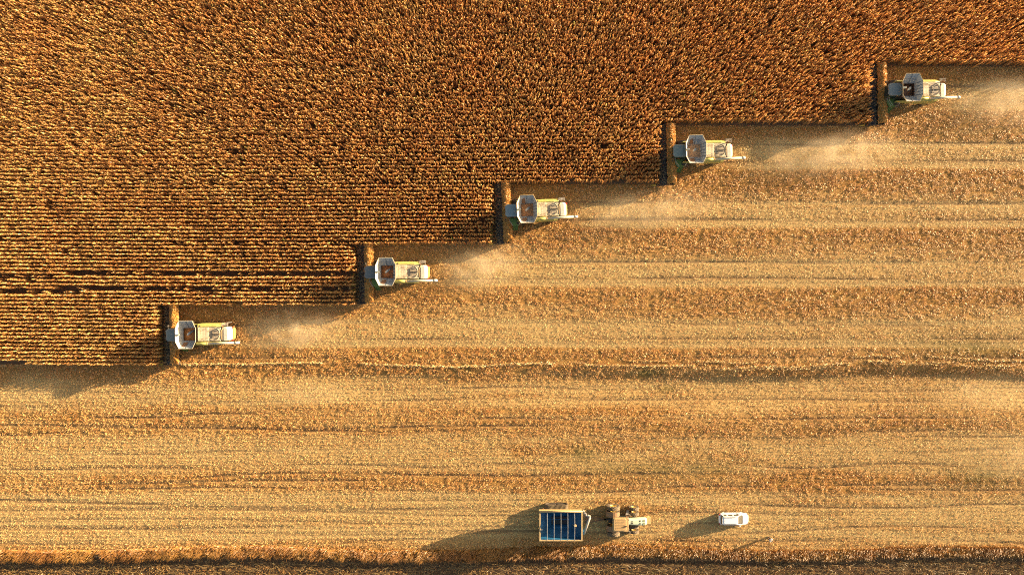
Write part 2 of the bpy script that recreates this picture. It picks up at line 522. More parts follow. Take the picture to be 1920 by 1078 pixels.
def build_corn():
    xs, ys, hs = [], [], []
    k = 0
    y = BOUNDS[0] + 0.25
    while y < 53:
        n = int(190 / 0.21)
        x = -93 + np.arange(n) * 0.21 + rng.uniform(-.07, .07, n)
        yy = np.full(n, y) + 0.05 * np.sin(x / 7 + k) * 0 + rng.normal(0, .035 + .13 * min(1, max(0, (y - 10) / 20)), n)
        yy = yy + 0.18 * np.sin(x / 23 + y / 40)
        front = corn_front(np.full(1, y))[0]
        keep = x < front + np.clip(rng.normal(0, .22, 1), -.4, .3)
        lo_ = max([b for b in BOUNDS if b <= y] or [0])
        if y - lo_ < .3 and y < 35:                       # ragged last row along each cut
            keep &= (fbm(x / 1.7, x * 0 + y, 83, 2) > .30) | (rng.random(n) < .35)
            yy = yy + .16 * (fbm(x / 3, x * 0 + y, 85, 2) - .5) - .10 * (rng.random(n) < .12)
        # missing plants and thin patches
        thin = fbm(x / 2.2, yy / 1.1, 81, 2)
        keep &= rng.random(n) > 0.06
        keep &= ~((thin < 0.21) & (rng.random(n) < 0.5))
        # two lanes where rows were missed when sowing
        py = 539 - 12 * y
        stray = rng.random(n) < .10 + .5 * (fbm(x / 3, x * 0 + y, 87, 2) > .66)
        if 514 < py < 524: keep &= (x > PX(118)) | stray
        if 508 < py < 515: keep &= (x < PX(140)) | (x > PX(685)) | stray
        if 543 < py < 552: keep &= (x > PX(165)) | stray
        if 535 < py < 543: keep &= (x < PX(118)) | (x > PX(685)) | stray
        # the last row thins out at the western corner
        if k == 0: keep &= x > PX(60)
        keep &= x > -93
        xs.append(x[keep]); ys.append(yy[keep]); hs.append(np.full(keep.sum(), 1.0))
        y += ROW; k += 1
    x = np.concatenate(xs); y = np.concatenate(ys)
    n = len(x)
    hgt = 2.15 + 0.25 * (fbm(x / 6, y / 5, 91, 2) - 0.5) + rng.normal(0, .20, n)
    T = [plant_template(random.Random(100 + i)) for i in range(20)]
    which = rng.integers(0, len(T), n)
    rot = rng.uniform(0, 2 * PI, n)
    Vs, Fs, Cs = [], [], []
    off = 0
    bright = 0.78 + 0.5 * rng.random(n) ** 1.3
    hue = np.clip(fbm(x / 5, y / 4, 95, 3) + rng.normal(0, .22, n) - .02, 0, 1)
    # the crop tint runs redder to the north east
    hue = np.clip(hue + 0.0034 * (x + 25) + 0.002 * y, 0, 1)
    gold, red, lime = np.array((.86, .50, .16)), np.array((.76, .36, .10)), np.array((.45, .40, .09))
    base_c = gold * (1 - hue[:, None]) + red * hue[:, None]
    base_c[rng.random(n) < .003] = lime
    for i, (V, F, S) in enumerate(T):
        m = which == i
        c, s = np.cos(rot[m]), np.sin(rot[m])
        h = hgt[m]
        nv = len(V)
        P = np.empty((m.sum(), nv, 3), dtype=np.float32)
        # horizontal reach stays, height scales
        P[..., 0] = x[m][:, None] + c[:, None] * V[None, :, 0] - s[:, None] * V[None, :, 1]
        P[..., 1] = y[m][:, None] + s[:, None] * V[None, :, 0] + c[:, None] * V[None, :, 1]
        P[..., 2] = h[:, None] * V[None, :, 2]
        Vs.append(P.reshape(-1, 3))
        Fs.append((F[None] + (np.arange(m.sum()) * nv)[:, None, None]).reshape(-1, 4) + off)
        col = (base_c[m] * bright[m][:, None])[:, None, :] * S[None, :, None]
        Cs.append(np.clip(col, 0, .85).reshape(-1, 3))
        off += m.sum() * nv
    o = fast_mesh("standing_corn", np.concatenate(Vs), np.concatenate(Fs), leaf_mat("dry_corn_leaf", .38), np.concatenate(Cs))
    tag(o, "dry golden brown corn standing in rows, not yet harvested", "corn crop", None, "stuff")
    print("corn plants", n, "faces", len(o.data.polygons))


# ------------------------------------------------------------------ litter on the cut ground
def flakes(x, y, z, length, width, az, tilt, roll, col, bend=None):
    """one bent strip (two quads) each"""
    n = len(x)
    d = np.stack([np.cos(az) * np.cos(tilt), np.sin(az) * np.cos(tilt), np.sin(tilt)], 1)
    s0 = np.stack([-np.sin(az), np.cos(az), np.zeros(n)], 1)
    up = np.cross(d, s0)
    s = s0 * np.cos(roll)[:, None] + up * np.sin(roll)[:, None]
    c = np.stack([x, y, z], 1)
    nn = np.cross(d, s)
    b = (length * .18)[:, None] * nn
    hl, hw = (length / 2)[:, None] * d, (width / 2)[:, None] * s
    V = np.stack([c - hl - hw * .6, c - hl + hw * .6, c + b - hw, c + b + hw, c + hl - hw * .5, c + hl + hw * .5], 1).reshape(-1, 3)
    k = (np.arange(n) * 6)[:, None]
    F = np.concatenate([k + np.array([0, 1, 3, 2]), k + np.array([2, 3, 5, 4])], 0)
    return V, F, np.repeat(col, 6, 0)


def build_litter():
    area = 190 * 100
    n = int(area * 62)
    x = rng.uniform(-94, 94, n); y = rng.uniform(-56, 36, n)
    keep = (x > corn_front(y) - 0.3) & ~((x < -44) & (y > -11.6) & (x < corn_front(y)))
    x, y = x[keep], y[keep]
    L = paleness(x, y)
    clump = fbm(x / 0.55, y / 0.45, 131, 2)
    dens = (0.95 - 0.22 * L) * np.clip((clump - .26 - .10 * (1 - L)) * 6, .12, 1) * (1 - .7 * np.clip(ruts(x, y) * 12, 0, 1))
    dens = np.where(y < -42.3, dens * .7, dens)
    k2 = rng.random(len(x)) < dens
    x, y, L = x[k2], y[k2], L[k2]
    n = len(x)
    south = y < -41.4
    big = rng.random(n) ** 2
    length = (0.13 + 0.30 * big) * (1 - 0.40 * L)
    width = (0.04 + 0.07 * rng.random(n)) * (1 - 0.30 * L)
    az = rng.uniform(0, 2 * PI, n)
    tilt = np.clip(rng.normal(0, .25, n), -.5, .5) * (1 - 0.35 * L)
    roll = np.clip(rng.normal(0, .27, n), -.55, .55) * (1 - 0.3 * L)
    z = terrain(x, y) + 0.02 + np.abs(np.sin(tilt)) * length / 2 + rng.random(n) * .06 * (1 - .5 * L) + .12 * (1 - L) * np.clip(fbm(x / 0.55, y / 0.45, 131, 2) - .45, 0, 1)
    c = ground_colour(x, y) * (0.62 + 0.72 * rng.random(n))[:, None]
    t = rng.random(n)
    c[t < .10] *= np.array((.75, .48, .40))
    c[t > .90] = c[t > .90] * 0.5 + np.array((.72, .54, .28)) * 0.5
    c[y < -42.0] *= 0.52
    V, F, C = flakes(x, y, z, length, width, az, tilt, roll, np.clip(c * 1.12, 0, .8))
    o = fast_mesh("corn_stubble", V, F, leaf_mat("chopped_corn_litter", .12), C)
    tag(o, "chopped corn leaves and chaff strewn over the harvested ground", "corn stubble", None, "stuff")
    print("litter", n)


def build_rows_left():
    """thin rows of bent stalks left along the bank and long straws beyond the verge"""
    P = []
    # ridge of stalks along the bank, py about 685
    for dy, x0, x1, den in ((0, PX(330), 94, 44), (.75, PX(1180), PX(1420), 20), (.8, PX(1600), 94, 24), (-.35, PX(1220), 94, 12), (.1, PX(330), PX(370), 30)):
        n = int((x1 - x0) * den)
        x = rng.uniform(x0, x1, n)
        gap = fbm(x / 9, x * 0 + dy, 103, 2) > .30
        x = x[gap]; n = len(x)
        y = south_edge(x) + .15 + dy + .25 * (fbm(x / 5, x * 0, 105, 2) - .5) + rng.normal(0, .09, n)
        P.append((x, y, rng.uniform(.22, .55, n), rng.uniform(.04, .08, n), rng.normal(0, .5, n) + (rng.random(n) < .5) * PI, rng.uniform(-.1, .9, n), 1.2))
    # drill lines of cut stubs on the lower part
    for r0 in np.arange(-40.5, -13.5, ROW):
        n = 900
        x = rng.uniform(-94, 94, n)
        y = r0 + .5 * np.sin(x / 40) + rng.normal(0, .03, n)
        P.append((x, y, rng.uniform(.10, .22, n), rng.uniform(.03, .05, n), rng.uniform(0, 6.28, n), rng.uniform(.9, 1.5, n), 1.0))
    # straws at the very bottom
    n = 3000
    x = rng.uniform(-94, 94, n); y = -44.2 + rng.choice([-1.9, -.9, 0.0, .7], n) + rng.normal(0, .28, n) - .2 * np.sin(x / 13)
    P.append((x, y, rng.uniform(.6, 1.9, n), rng.uniform(.03, .06, n), rng.normal(0, .35, n), rng.normal(.02, .08, n), .5))
    A = [np.concatenate([np.broadcast_to(p[i], len(p[0])) for p in P]) for i in range(7)]
    x, y, l, w, az, ti, br = A
    z = terrain(x, y) + .04 + np.abs(np.sin(ti)) * l / 2
    n = len(x)
    col = np.array((.70, .46, .18))[None] * (br * rng.uniform(.6, 1.1, n))[:, None]
    V, F, C = flakes(x, y, z, l, w, az, ti, rng.normal(0, .6, n), np.clip(col, 0, .8))
    o = fast_mesh("cut_stalks", V, F, leaf_mat("cut_stalk", .1), C)
    tag(o, "bent straw coloured stalks left in thin lines on the cut field", "cut stalks", None, "stuff")


def build_verge():
    n = 80000
    x = rng.uniform(-94, 94, n)
    edge = -41.15 + .35 * np.sin(x / 9) + .5 * (fbm(x / 4, x * 0, 111, 3) - .5)
    d = np.abs(rng.normal(0, .62, n))
    y = edge - .45 + rng.uniform(-.75, 1.0, n) * 1.0
    gap = np.clip(2.6 * fbm(x / 1.5, y / .8, 113, 3) - .55, 0, 1)
    k = rng.random(n) < gap
    x, y = x[k], y[k]; n = len(x)
    h = rng.uniform(.35, .95, n) * np.where(x > 12, .68, .95) * (.6 + .6 * fbm(x / 1.2, y / 1.2, 117, 2))
    w = rng.uniform(.04, .09, n)
    az = rng.normal(-2.2, 1, n) * 0 + (-2.2 + rng.normal(0, 1, n) * np.where(x > 12, 1.3, .6))          # blown towards the south west
    bend = rng.uniform(.3, .9, n) * h
    sx, sy = -np.sin(az + rng.normal(0, .8, n)), np.cos(az)
    z0 = terrain(x, y)
    rings = []
    for t, ww in ((0, 1.0), (.4, .9), (.75, .7), (1.0, .15)):
        cx = x + np.cos(az) * bend * t * t; cy = y + np.sin(az) * bend * t * t
        cz = z0 + h * t * (1 - .15 * t)
        for sgn in (-1, 1):
            rings.append(np.stack([cx + sgn * sx * w * ww / 2, cy + sgn * sy * w * ww / 2, cz], 1))
    V = np.stack(rings, 1).reshape(-1, 3)
    kk = (np.arange(n) * 8)[:, None]
    F = np.concatenate([kk + np.array([0, 1, 3, 2]) + 2 * i for i in range(3)], 0)
    hue = np.clip(fbm(x / 3, y / 2, 119, 2) + rng.normal(0, .2, n), 0, 1)[:, None]
    col = (np.array((.46, .24, .05)) * (1 - hue) + np.array((.32, .125, .03)) * hue) * rng.uniform(.7, 1.25, n)[:, None]
    o = fast_mesh("dry_grass", V, F, leaf_mat("dry_verge_grass", .3), np.repeat(np.clip(col, 0, .8), 8, 0))
    tag(o, "strip of tall dry golden grass along the field edge", "dry grass", None, "stuff")
    # low tufts on the strip beyond
    n = 26000
    x = rng.uniform(-94, 94, n); y = rng.uniform(-55, -43.0, n)
    k = fbm(x / 2.2, y / 1.0, 121, 3) + .06 * np.clip(-y - 44, 0, 4) > .60
    x, y = x[k], y[k]; n = len(x)
    l = rng.uniform(.2, .5, n); ti = rng.uniform(.2, 1.3, n)
    col = np.array((.40, .22, .07))[None] * rng.uniform(.4, 1.1, n)[:, None]
    gm = rng.random(n) < .2
    col[gm] = np.array((.22, .20, .07)) * rng.uniform(.7, 1.2, gm.sum())[:, None]
    V, F, C = flakes(x, y, terrain(x, y) + .03 + np.sin(ti) * l / 2, l, rng.uniform(.05, .11, n), rng.uniform(0, 6.28, n), ti, rng.normal(0, .5, n), col)
    o = fast_mesh("weeds", V, F, leaf_mat("low_weeds", .25), C)
    tag(o, "low brown weeds growing on the dark strip beyond the grass", "weeds", None, "stuff")


# ------------------------------------------------------------------ wheels
def wheel(parent, c, r, w, rr, tm, rm, lugs=22, name="wheel", lm=None):
    lm = lm or tm
    lg = MB()
    cx, cy, cz = c
    t = MB()
    t.lathe_y(c, [(rr, -w * .42), (r * .88, -w * .5), (r * .96, -w * .44), (r * .975, 0), (r * .96, w * .44), (r * .88, w * .5), (rr, w * .42)], 36)
    if lugs:
        for j in range(lugs):
            for s in (-1, 1):
                a0 = 2 * PI * (j + (0.5 if s > 0 else 0)) / lugs
                sweep = 1.25 * 2 * PI / lugs * 1.0
                th = 0.34 * 2 * PI / lugs
                pts = []
                for rad in (r * .94, r * 1.02):
                    for (u, a) in ((0, a0), (0, a0 + th), (1, a0 + th + sweep), (1, a0 + sweep)):
                        yy = s * (0.02 * w + u * w * .46)
                        pts.append((cx + rad * math.cos(a), cy + yy, cz + rad * math.sin(a)))
                lg.add(pts, [(0, 1, 2, 3), (7, 6, 5, 4), (0, 4, 5, 1), (1, 5, 6, 2), (2, 6, 7, 3), (3, 7, 4, 0)])
    o = t.build(name, tm, parent)
    if lugs: lg.build('tread', lm, o)
    m = MB()
    m.lathe_y(c, [(rr * 1.02, -w * .40), (rr * .9, -w * .42), (rr * .8, -w * .2), (rr * .25, -w * .12), (rr * .22, -w * .25), (.02, -w * .26), (.02, w * .26), (rr * .22, w * .25),
                  (rr * .25, w * .12), (rr * .8, w * .2), (rr * .9, w * .42), (rr * 1.02, w * .40)], 24)
    m.build("rim", rm, o)
    return o


# ------------------------------------------------------------------ combine harvester; local x runs backwards from the header front
def combine(i, x, y, yaw, label, roof, deck_mats):
    t = empty("combine_harvester", (x, y, 0), R(yaw))
    tag(t, label, "combine harvester", "combine harvesters cutting the corn in echelon")
    rnd = random.Random(i)
    W = 4.67
    # header: sloping deck, back wall, end shields
    h = MB()
    h.prism_y([(0.18, .50), (1.22, .95), (1.22, .55), (0.25, .35)], -W, W)
    h.prism_y([(2.15, .45), (2.32, .45), (2.32, 1.30), (2.22, 1.30)], -W, W)
    h.prism_y([(1.2, .40), (2.2, .40), (2.2, .48), (1.2, .48)], -W, W)
    for s in (-1, 1):
        h.prism_y([(0.0, .35), (2.35, .35), (2.35, 1.25), (1.1, 1.15), (0.1, .6)], s * W - .03, s * W + .03)
    hd = h.build("header", M['black'], t, .015)
    MB().tube([(1.65, -W + .1, .78), (1.65, W - .1, .78)], .22, 10).build("auger", M['dark'], hd, smooth=True)
    bar = MB().tube([(2.27, -W, 1.36), (2.27, W, 1.36)], .05, 6)
    bar.build("top_bar", M['lime'] if i % 2 else M['dark'], hd)
    ph = (0.5 - (((y - W) + 11.7) / ROW) % 1.0) * ROW
    for k in range(17):
        yy = -W + ROW * k + ph * (0.98 if 0 < k < 16 else 0.3)
        d = MB()
        hw = .15
        d.loft([[(-.45, yy - .06, .42), (-.45, yy + .06, .42), (-.45, yy, .60)],
                [(0.35, yy - hw, .52), (0.35, yy + hw, .52), (0.35, yy, .78)],
                [(1.15, yy - hw, .93), (1.15, yy + hw, .93), (1.15, yy, 1.14)],
                [(1.30, yy - .06, .96), (1.30, yy + .06, .96), (1.30, yy, 1.04)]])
        d.build("row_divider", M['black'], hd)
        MB().loft([[(-1.25, yy - .02, .30), (-1.25, yy + .02, .30), (-1.25, yy, .36)], [(-.85, yy - .08, .38), (-.85, yy + .08, .38), (-.85, yy, .58)],
                   [(-.42, yy - .09, .42), (-.42, yy + .09, .42), (-.42, yy, .66)]]).build("divider_tip", M['yellow'], hd)
    # feeder house
    MB().prism_y([(2.3, .55), (2.3, 1.15), (3.6, 2.0), (3.9, 1.2)], -.65, .65).build("feeder_house", M['dkgreen'], t, .03)
    # cab
    g = MB()
    bot = rrect(1.98, 3.62, -.86, .90, .25); top = rrect(1.85, 3.62, -.84, .88, .35)
    g.loft([[(px, py, 1.75) for px, py in bot], [(px, py, 3.45) for px, py in top]])
    cab = g.build("cab", M['glass'], t)
    for px, py in ((2.02, -.82), (2.02, .86), (3.58, -.86), (3.58, .90)):
        MB().tube([(px + .02, py, 1.72), (px - .02, py, 3.46)], .05, 6).build("pillar", M['dkgreen'], cab)
    r_ = MB()
    o0 = rrect(1.70, 3.72, -.93, .97, .42, 7)
    r_.prism_z(o0, 3.46, 3.60)
    r_.prism_z([(2.7 + (a - 2.7) * .985, .02 + (b - .02) * .985) for a, b in o0], 3.602, 3.68, .90, (2.7, .02))
    rf = r_.build("cab_roof", roof, t, .03)
    MB().prism_z(rrect(2.2, 3.2, -.5, .55, .2, 5), 3.683, 3.72, .92, (2.7, .02)).build("roof_hatch", roof, rf, .015)
    if i == 0:
        MB().box(3.15, 3.69, -.72, .76, 3.69, 3.73).build("roof_patch", M['rust'], rf)
    for s in (-1, 1):
        mi = MB().tube([(1.95, s * .85, 3.2), (1.7, s * 1.35, 3.05)], .025, 5).box(1.66, 1.74, s * 1.35 - .12, s * 1.35 + .12, 2.65, 3.12)
        mi.build("mirror", M['dark'], t)
        lp = MB()
        for q in (.45, .62): lp.box(1.66, 1.71, s * q - .07, s * q + .07, 3.49, 3.58)
        lp.build("work_light", M['silver'], rf)
    # body
    b = MB()
    b.prism_y([(3.3, 1.2), (3.3, 1.95), (6.1, 1.98), (6.15, 2.9), (10.1, 2.75), (10.6, 2.1), (10.3, 1.3), (8.6, 1.0), (5.0, .9)], -1.12, 1.12)
    body = b.build("body", M['dkgreen'], t, .04)
    # side panels, upper one (north) with a sloping shoulder, and lower one (south)
    for s, x1 in ((1, 10.15), (-1, 9.9)):
        prof = [(s * 1.14, 3.16), (s * 1.30, 3.14), (s * 1.62, 2.75), (s * 1.66, 1.35), (s * 1.60, 1.33), (s * 1.57, 2.70), (s * 1.14, 3.02)]
        p = MB()
        rings = []
        for xx, k in ((6.2, 1.0), (7.5, 1.01), (9.3, 1.0), (x1, .965)):
            rings.append([(xx, py * k, pz - (.0 if k > .99 else .15)) for py, pz in prof])
        p.loft(rings)
        p.build("side_panel", M['lime'], t, .02)
        MB().box(3.4, 6.15, s * 1.5 - .05, s * 1.5 + .05, 1.35, 2.7).build("side_panel", M['lime'], t, .03)
    pn = MB()
    for q in ((6.5, 6.75, 1.2, 1.42, 3.165, 3.19),): pn.box(*q)
    pn.build("panel_latch", M['dark'], t)
    # engine deck
    dk = MB().box(6.35, 8.05, -.98, 1.10, 2.95, 3.24)
    deck = dk.build("engine_deck", deck_mats, t, .03)
    ln = MB()
    for k in range(1, 4): ln.box(6.4 + k * .42, 6.41 + k * .42, -.93, 1.05, 3.242, 3.247)
    ln.box(6.4, 8.0, .05, .062, 3.242, 3.247)
    ln.build("seam", M['beige'], deck)
    # radiator box with round rotary screen
    MB().box(8.05, 10.05, -1.0, 1.10, 2.80, 3.12).build("radiator_box", M['cream'], t, .03)
    n = 36
    ring = MB()
    rings = []
    for j in range(n):
        a = 2 * PI * j / n
        rings.append([(9.0 + rr * math.cos(a), .05 + rr * math.sin(a), z) for rr, z in ((.92, 3.13), (.95, 3.19), (.98, 3.13))])
    k = 3
    vs = [p for q in rings for p in q]
    ring.add(vs, [(j * k + a, j * k + (a + 1) % k, ((j + 1) % n) * k + (a + 1) % k, ((j + 1) % n) * k + a) for j in range(n) for a in range(k)])
    scr = ring.build("rotary_screen", M['cream'], t)
    MB().prism_z([(9.0 + .9 * math.cos(2 * PI * j / n), .05 + .9 * math.sin(2 * PI * j / n)) for j in range(n)], 3.125, 3.160).build("screen_mesh", M['grille'], scr)
    sl = MB()
    for q in (-.52, -.26, .0, .26, .52):
        hw = math.sqrt(.9 ** 2 - q * q)
        sl.box(9.0 - hw, 9.0 + hw, .05 + q - .018, .05 + q + .018, 3.162, 3.172)
    sl.build("screen_bar", M['dark'], scr)
    MB().tube([(8.85, .05, 3.24), (9.95, .05, 3.24)], .06, 8).tube([(8.85, -.45, 3.23), (8.85, .55, 3.23)], .04, 8).box(8.76, 8.94, -.05, .15, 3.2, 3.32) \
        .build("suction_arm", M['dark'], scr)
    for q in (-.45, .55): MB().box(8.80, 8.92, q - .06, q + .06, 3.2, 3.30).build("bracket", M['black'], scr)
    for q in (-.55, .66): MB().box(9.55, 9.72, q - .07, q + .07, 3.2, 3.28).build("bracket", M['black'], scr)
    # rear pipework, exhaust, tail hood
    MB().box(10.06, 10.3, -.95, 1.05, 2.6, 3.05).build("engine_cover", M['dark'], t, .03)
    MB().tube([(10.12, -.75, 3.1), (10.12, .45, 3.12), (10.25, .7, 3.12), (10.5, .95, 3.1)], .06, 8).build("pipe", M['beige'], t, smooth=True)
    ex = MB().tube([(10.3, 1.15, 2.6), (10.3, 1.2, 3.3), (10.5, 1.2, 3.45)], .08, 8)
    ex.build("exhaust", M['rust'], t, smooth=True)
    th = MB()
    rr_ = []
    for (x0, x1, z) in ((10.3, 11.45, 1.7), (10.3, 11.4, 2.4), (10.32, 11.25, 2.72), (10.4, 11.0, 2.82)):
        q = rrect(x0 - .5, x1, -1.05 + (z - 1.7) * .06, 1.12 - (z - 1.7) * .06, .42, 6)
        rr_.append([(max(px, x0), py, z) for px, py in q])
    th.loft(rr_)
    th.build("tail_hood", M['white'], t, .02, smooth=False)
    MB().prism_z(rrect(10.4, 11.62, -.95, 1.02, .4, 5), 1.0, 1.65).build("straw_chopper", M['lime'], t, .03)
    for s in (-1, 1):
        MB().box(11.4, 11.62, s * .95 - .08, s * .95 + .08, 1.66, 2.0).build("tail_light", M['red'], t, .02)
    # north-side rear ladder and rails
    ld = MB()
    for xx in (10.15, 11.15): ld.tube([(xx, 1.22, 2.9), (xx, 1.75, 2.85)], .025, 5)
    for yy in (1.35, 1.75): ld.tube([(10.15, yy, 2.88), (11.2, yy, 2.88)], .025, 5)
    for k in range(6): ld.tube([(10.3 + k * .15, 1.35, 2.88), (10.3 + k * .15, 1.75, 2.88)], .015, 4)
    for zz in (1.2, 1.6, 2.0, 2.4): ld.tube([(10.6, 1.72, zz), (11.0, 1.72, zz)], .025, 5)
    for xx in (10.6, 11.0): ld.tube([(xx, 1.72, 1.0), (xx, 1.72, 2.9)], .025, 5)
    ld.build("rear_ladder", M['silver'], t)
    # grain tank: square opening flaring to an eight-sided rim
    def ring8(pts, z): return [(a, b2, z) for a, b2 in pts]
    lo = [(4.12, -.88), (5.88, -.88), (5.92, -.84), (5.92, .98), (5.88, 1.02), (4.12, 1.02), (4.08, .98), (4.08, -.84)]
    hi = [(3.98, -2.02), (5.98, -2.02), (6.50, -.98), (6.50, 1.06), (5.98, 2.16), (3.98, 2.16), (3.45, 1.06), (3.45, -.98)]
    zl, zh = 3.02, 4.28
    # order: 0-1 south, 1-2 chamfer, 2-3 east, 3-4 chamfer, 4-5 north, 5-6, 6-7 west, 7-0
    tank = None
    for a in range(8):
        b2 = (a + 1) % 8
        p = MB()
        o_ = .035
        def P(pt, z, out=0.0):
            cx, cy = 5.0, .07
            dx, dy = pt[0] - cx, pt[1] - cy
            L = math.hypot(dx, dy)
            return (pt[0] + dx / L * out, pt[1] + dy / L * out, z)
        vs = [P(lo[a], zl), P(lo[b2], zl), P(hi[b2], zh), P(hi[a], zh), P(lo[a], zl - .02, o_), P(lo[b2], zl - .02, o_), P(hi[b2], zh, o_), P(hi[a], zh, o_)]
        p.add(vs, [(0, 1, 2, 3), (7, 6, 5, 4), (3, 2, 6, 7), (1, 0, 4, 5)])
        if a == 0:
            base = MB().box(4.0, 5.97, -.98, -.90, 2.0, 3.03).box(4.0, 5.97, 1.04, 1.12, 2.0, 3.03).box(3.92, 4.0, -.98, 1.12, 2.0, 3.03).box(5.97, 6.05, -.98, 1.12, 2.0, 3.03)
            tank = base.build("grain_tank", M['tankin'], t)
        mm = M['white'] if a in (5, 6, 7) else M['steel']
        p.build("tank_panel", mm, tank)
    ri = MB()
    for a in range(8):
        b2 = (a + 1) % 8
        ri.tube([(*hi[a], zh + .02), (*hi[b2], zh + .02)], .032, 6)
    ri.build("tank_rim", M['beige'] if i in (2, 4) else M['cream'], tank)

    def mid(s_, u, v, lift=.03):   # point on flared side s_: 'n','s','e','w'
        a, b2 = {'s': (0, 1), 'e': (2, 3), 'n': (4, 5), 'w': (6, 7)}[s_]
        l = [lo[a][q] * (1 - u) + lo[b2][q] * u for q in (0, 1)]
        hh = [hi[a][q] * (1 - u) + hi[b2][q] * u for q in (0, 1)]
        return (l[0] * (1 - v) + hh[0] * v, l[1] * (1 - v) + hh[1] * v, zl * (1 - v) + zh * v + lift)
    sb = MB()
    for s_, us in (('n', (.5,)), ('s', (.5,)), ('e', (.02, .26, .5, .74, .98)), ('w', (.5,))):
        for u in us: MB().tube([mid(s_, u, .03), mid(s_, u, .96)], .042, 5).build("tank_rib", M['rib'], tank)
    for s_ in ('n', 's'): MB().tube([mid(s_, .04, .5), mid(s_, .96, .5)], .015, 4).build("tank_seam", M['rib'], tank)
    MB().box(4.0, 5.97, -.90, 1.04, 2.03, 2.06).build("tank_floor", M['tankin'], tank)
    if i < 4:
        MB().add([mid('s', .10, .25, .012), mid('s', .44, .18, .012), mid('s', .47, .62, .012), mid('s', .30, .80, .012), mid('s', .06, .66, .012)], [(0, 1, 2, 3, 4)]).build("rust_patch", M['rust'], tank)
    if i in (2, 3):
        MB().add([mid('n', .60, .05, .012), mid('n', .93, .05, .012), mid('n', .90, .5, .012), mid('n', .66, .7, .012)], [(0, 1, 2, 3)]).build("rust_patch", M['rust'], tank)
    # bubble-up auger with its spout
    MB().tube([(5.75, .85, 2.2), (5.35, .45, 2.9), (5.15, .28, 3.15)], .13, 10).build("fill_auger", M['steel'], tank, smooth=True)
    MB().tube([(5.22, .34, 3.1), (5.02, .16, 3.34), (4.86, .02, 3.3), (4.80, -.03, 3.12)], .19, 10, .15).build("auger_spout", M['white'], tank, smooth=True)
    MB().box(3.42, 3.98, -.03, .17, 3.9, 4.36).build("tank_bracket", M['roofgrey'], tank, .02)
    # unloading auger folded back along the south side
    a1 = MB().tube([(6.2, -1.36, 3.30), (8.0, -1.34, 3.36)], .21, 12)
    ua = a1.build("unloading_auger", M['lime'], t, smooth=True)
    MB().tube([(8.0, -1.34, 3.36), (12.6, -1.28, 3.52)], .17, 12).build("auger_tube", M['cream'], ua, smooth=True)
    MB().tube([(12.55, -1.28, 3.52), (12.85, -1.275, 3.52), (13.02, -1.27, 3.36), (13.06, -1.27, 3.1)], .20, 10).build("auger_mouth", M['white'], ua, smooth=True)
    MB().tube([(7.95, -1.34, 3.36), (8.08, -1.34, 3.365)], .23, 12).build("auger_collar", M['beige'], ua)
    # cab platform with rails and steps on the south side
    pf = MB().prism_z([(2.35, -.95), (3.75, -.95), (3.9, -1.65), (3.6, -2.15), (2.75, -2.15), (2.25, -1.4)], 1.72, 1.80)
    pl = pf.build("cab_platform", M['green'], t)
    rl = MB()
    pts = [(2.2, -.95), (2.28, -1.45), (2.75, -2.18)]
    for a, b2 in zip(pts[:-1], pts[1:]):
        for z in (2.3, 2.75): rl.tube([(*a, z), (*b2, z)], .025, 5)
    for a in pts: rl.tube([(*a, 1.8), (*a, 2.75)], .025, 5)
    r2 = MB().tube([(3.6, -2.18, 2.75), (3.9, -1.7, 2.75)], .025, 5)
    for a in [(3.6, -2.18), (3.9, -1.7)]: r2.tube([(*a, 1.8), (*a, 2.75)], .025, 5)
    r2.build("railing", M['silver'], pl)
    rl.build("railing", M['silver'], pl)
    st = MB()
    for k in range(5): st.box(2.85, 3.5, -2.25 - k * .12, -2.02 - k * .12, 1.5 - k * .3, 1.54 - k * .3)
    for xx in (2.82, 3.53): st.tube([(xx, -2.1, 1.8), (xx, -2.72, .25)], .03, 5)
    st.build("step_ladder", M['green'], pl)
    # the part behind the tank is a little shorter than drawn above
    for o_ in [q for q in t.children_recursive]:
        for vv in o_.data.vertices:
            if vv.co.x > 6.35: vv.co.x = 6.35 + (vv.co.x - 6.35) * .92
    # wheels and axles
    for s in (-1, 1):
        wheel(t, (3.75, s * 1.62, .95), .95, .68, .5, M['tyre'], M['rimy'], 20, "front_wheel")
        wheel(t, (8.8, s * 1.42, .62), .62, .45, .3, M['tyre'], M['rimy'], 16, "rear_wheel")
    MB().box(3.6, 3.9, -1.3, 1.3, .8, 1.1).build("axle", M['dkgreen'], t)
    MB().box(8.7, 8.9, -1.2, 1.2, .52, .72).build("axle", M['dkgreen'], t)
    # fuel tank + small parts on the north side
    MB().box(4.6, 5.9, 1.12, 1.5, 1.1, 1.34).build("fuel_tank", M['dark'], t, .05)
    # antenna on the roof edge
    MB().tube([(3.5, .75, 3.68), (3.5, .78, 4.2)], .012, 4).build("antenna", M['dark'], rf)
    return t


COMBINE_LABELS = [
    "combine harvester with rust streaked cab roof, at the southern crop corner",
    "combine harvester with dark speckled cab roof, second from the lower left",
    "combine harvester in the middle of the five, clean blue grey cab roof",
    "combine harvester second from the right, round dome on its grey cab roof",
    "combine harvester farthest right, its hopper nearly empty and dark inside"]
ROOFS = None


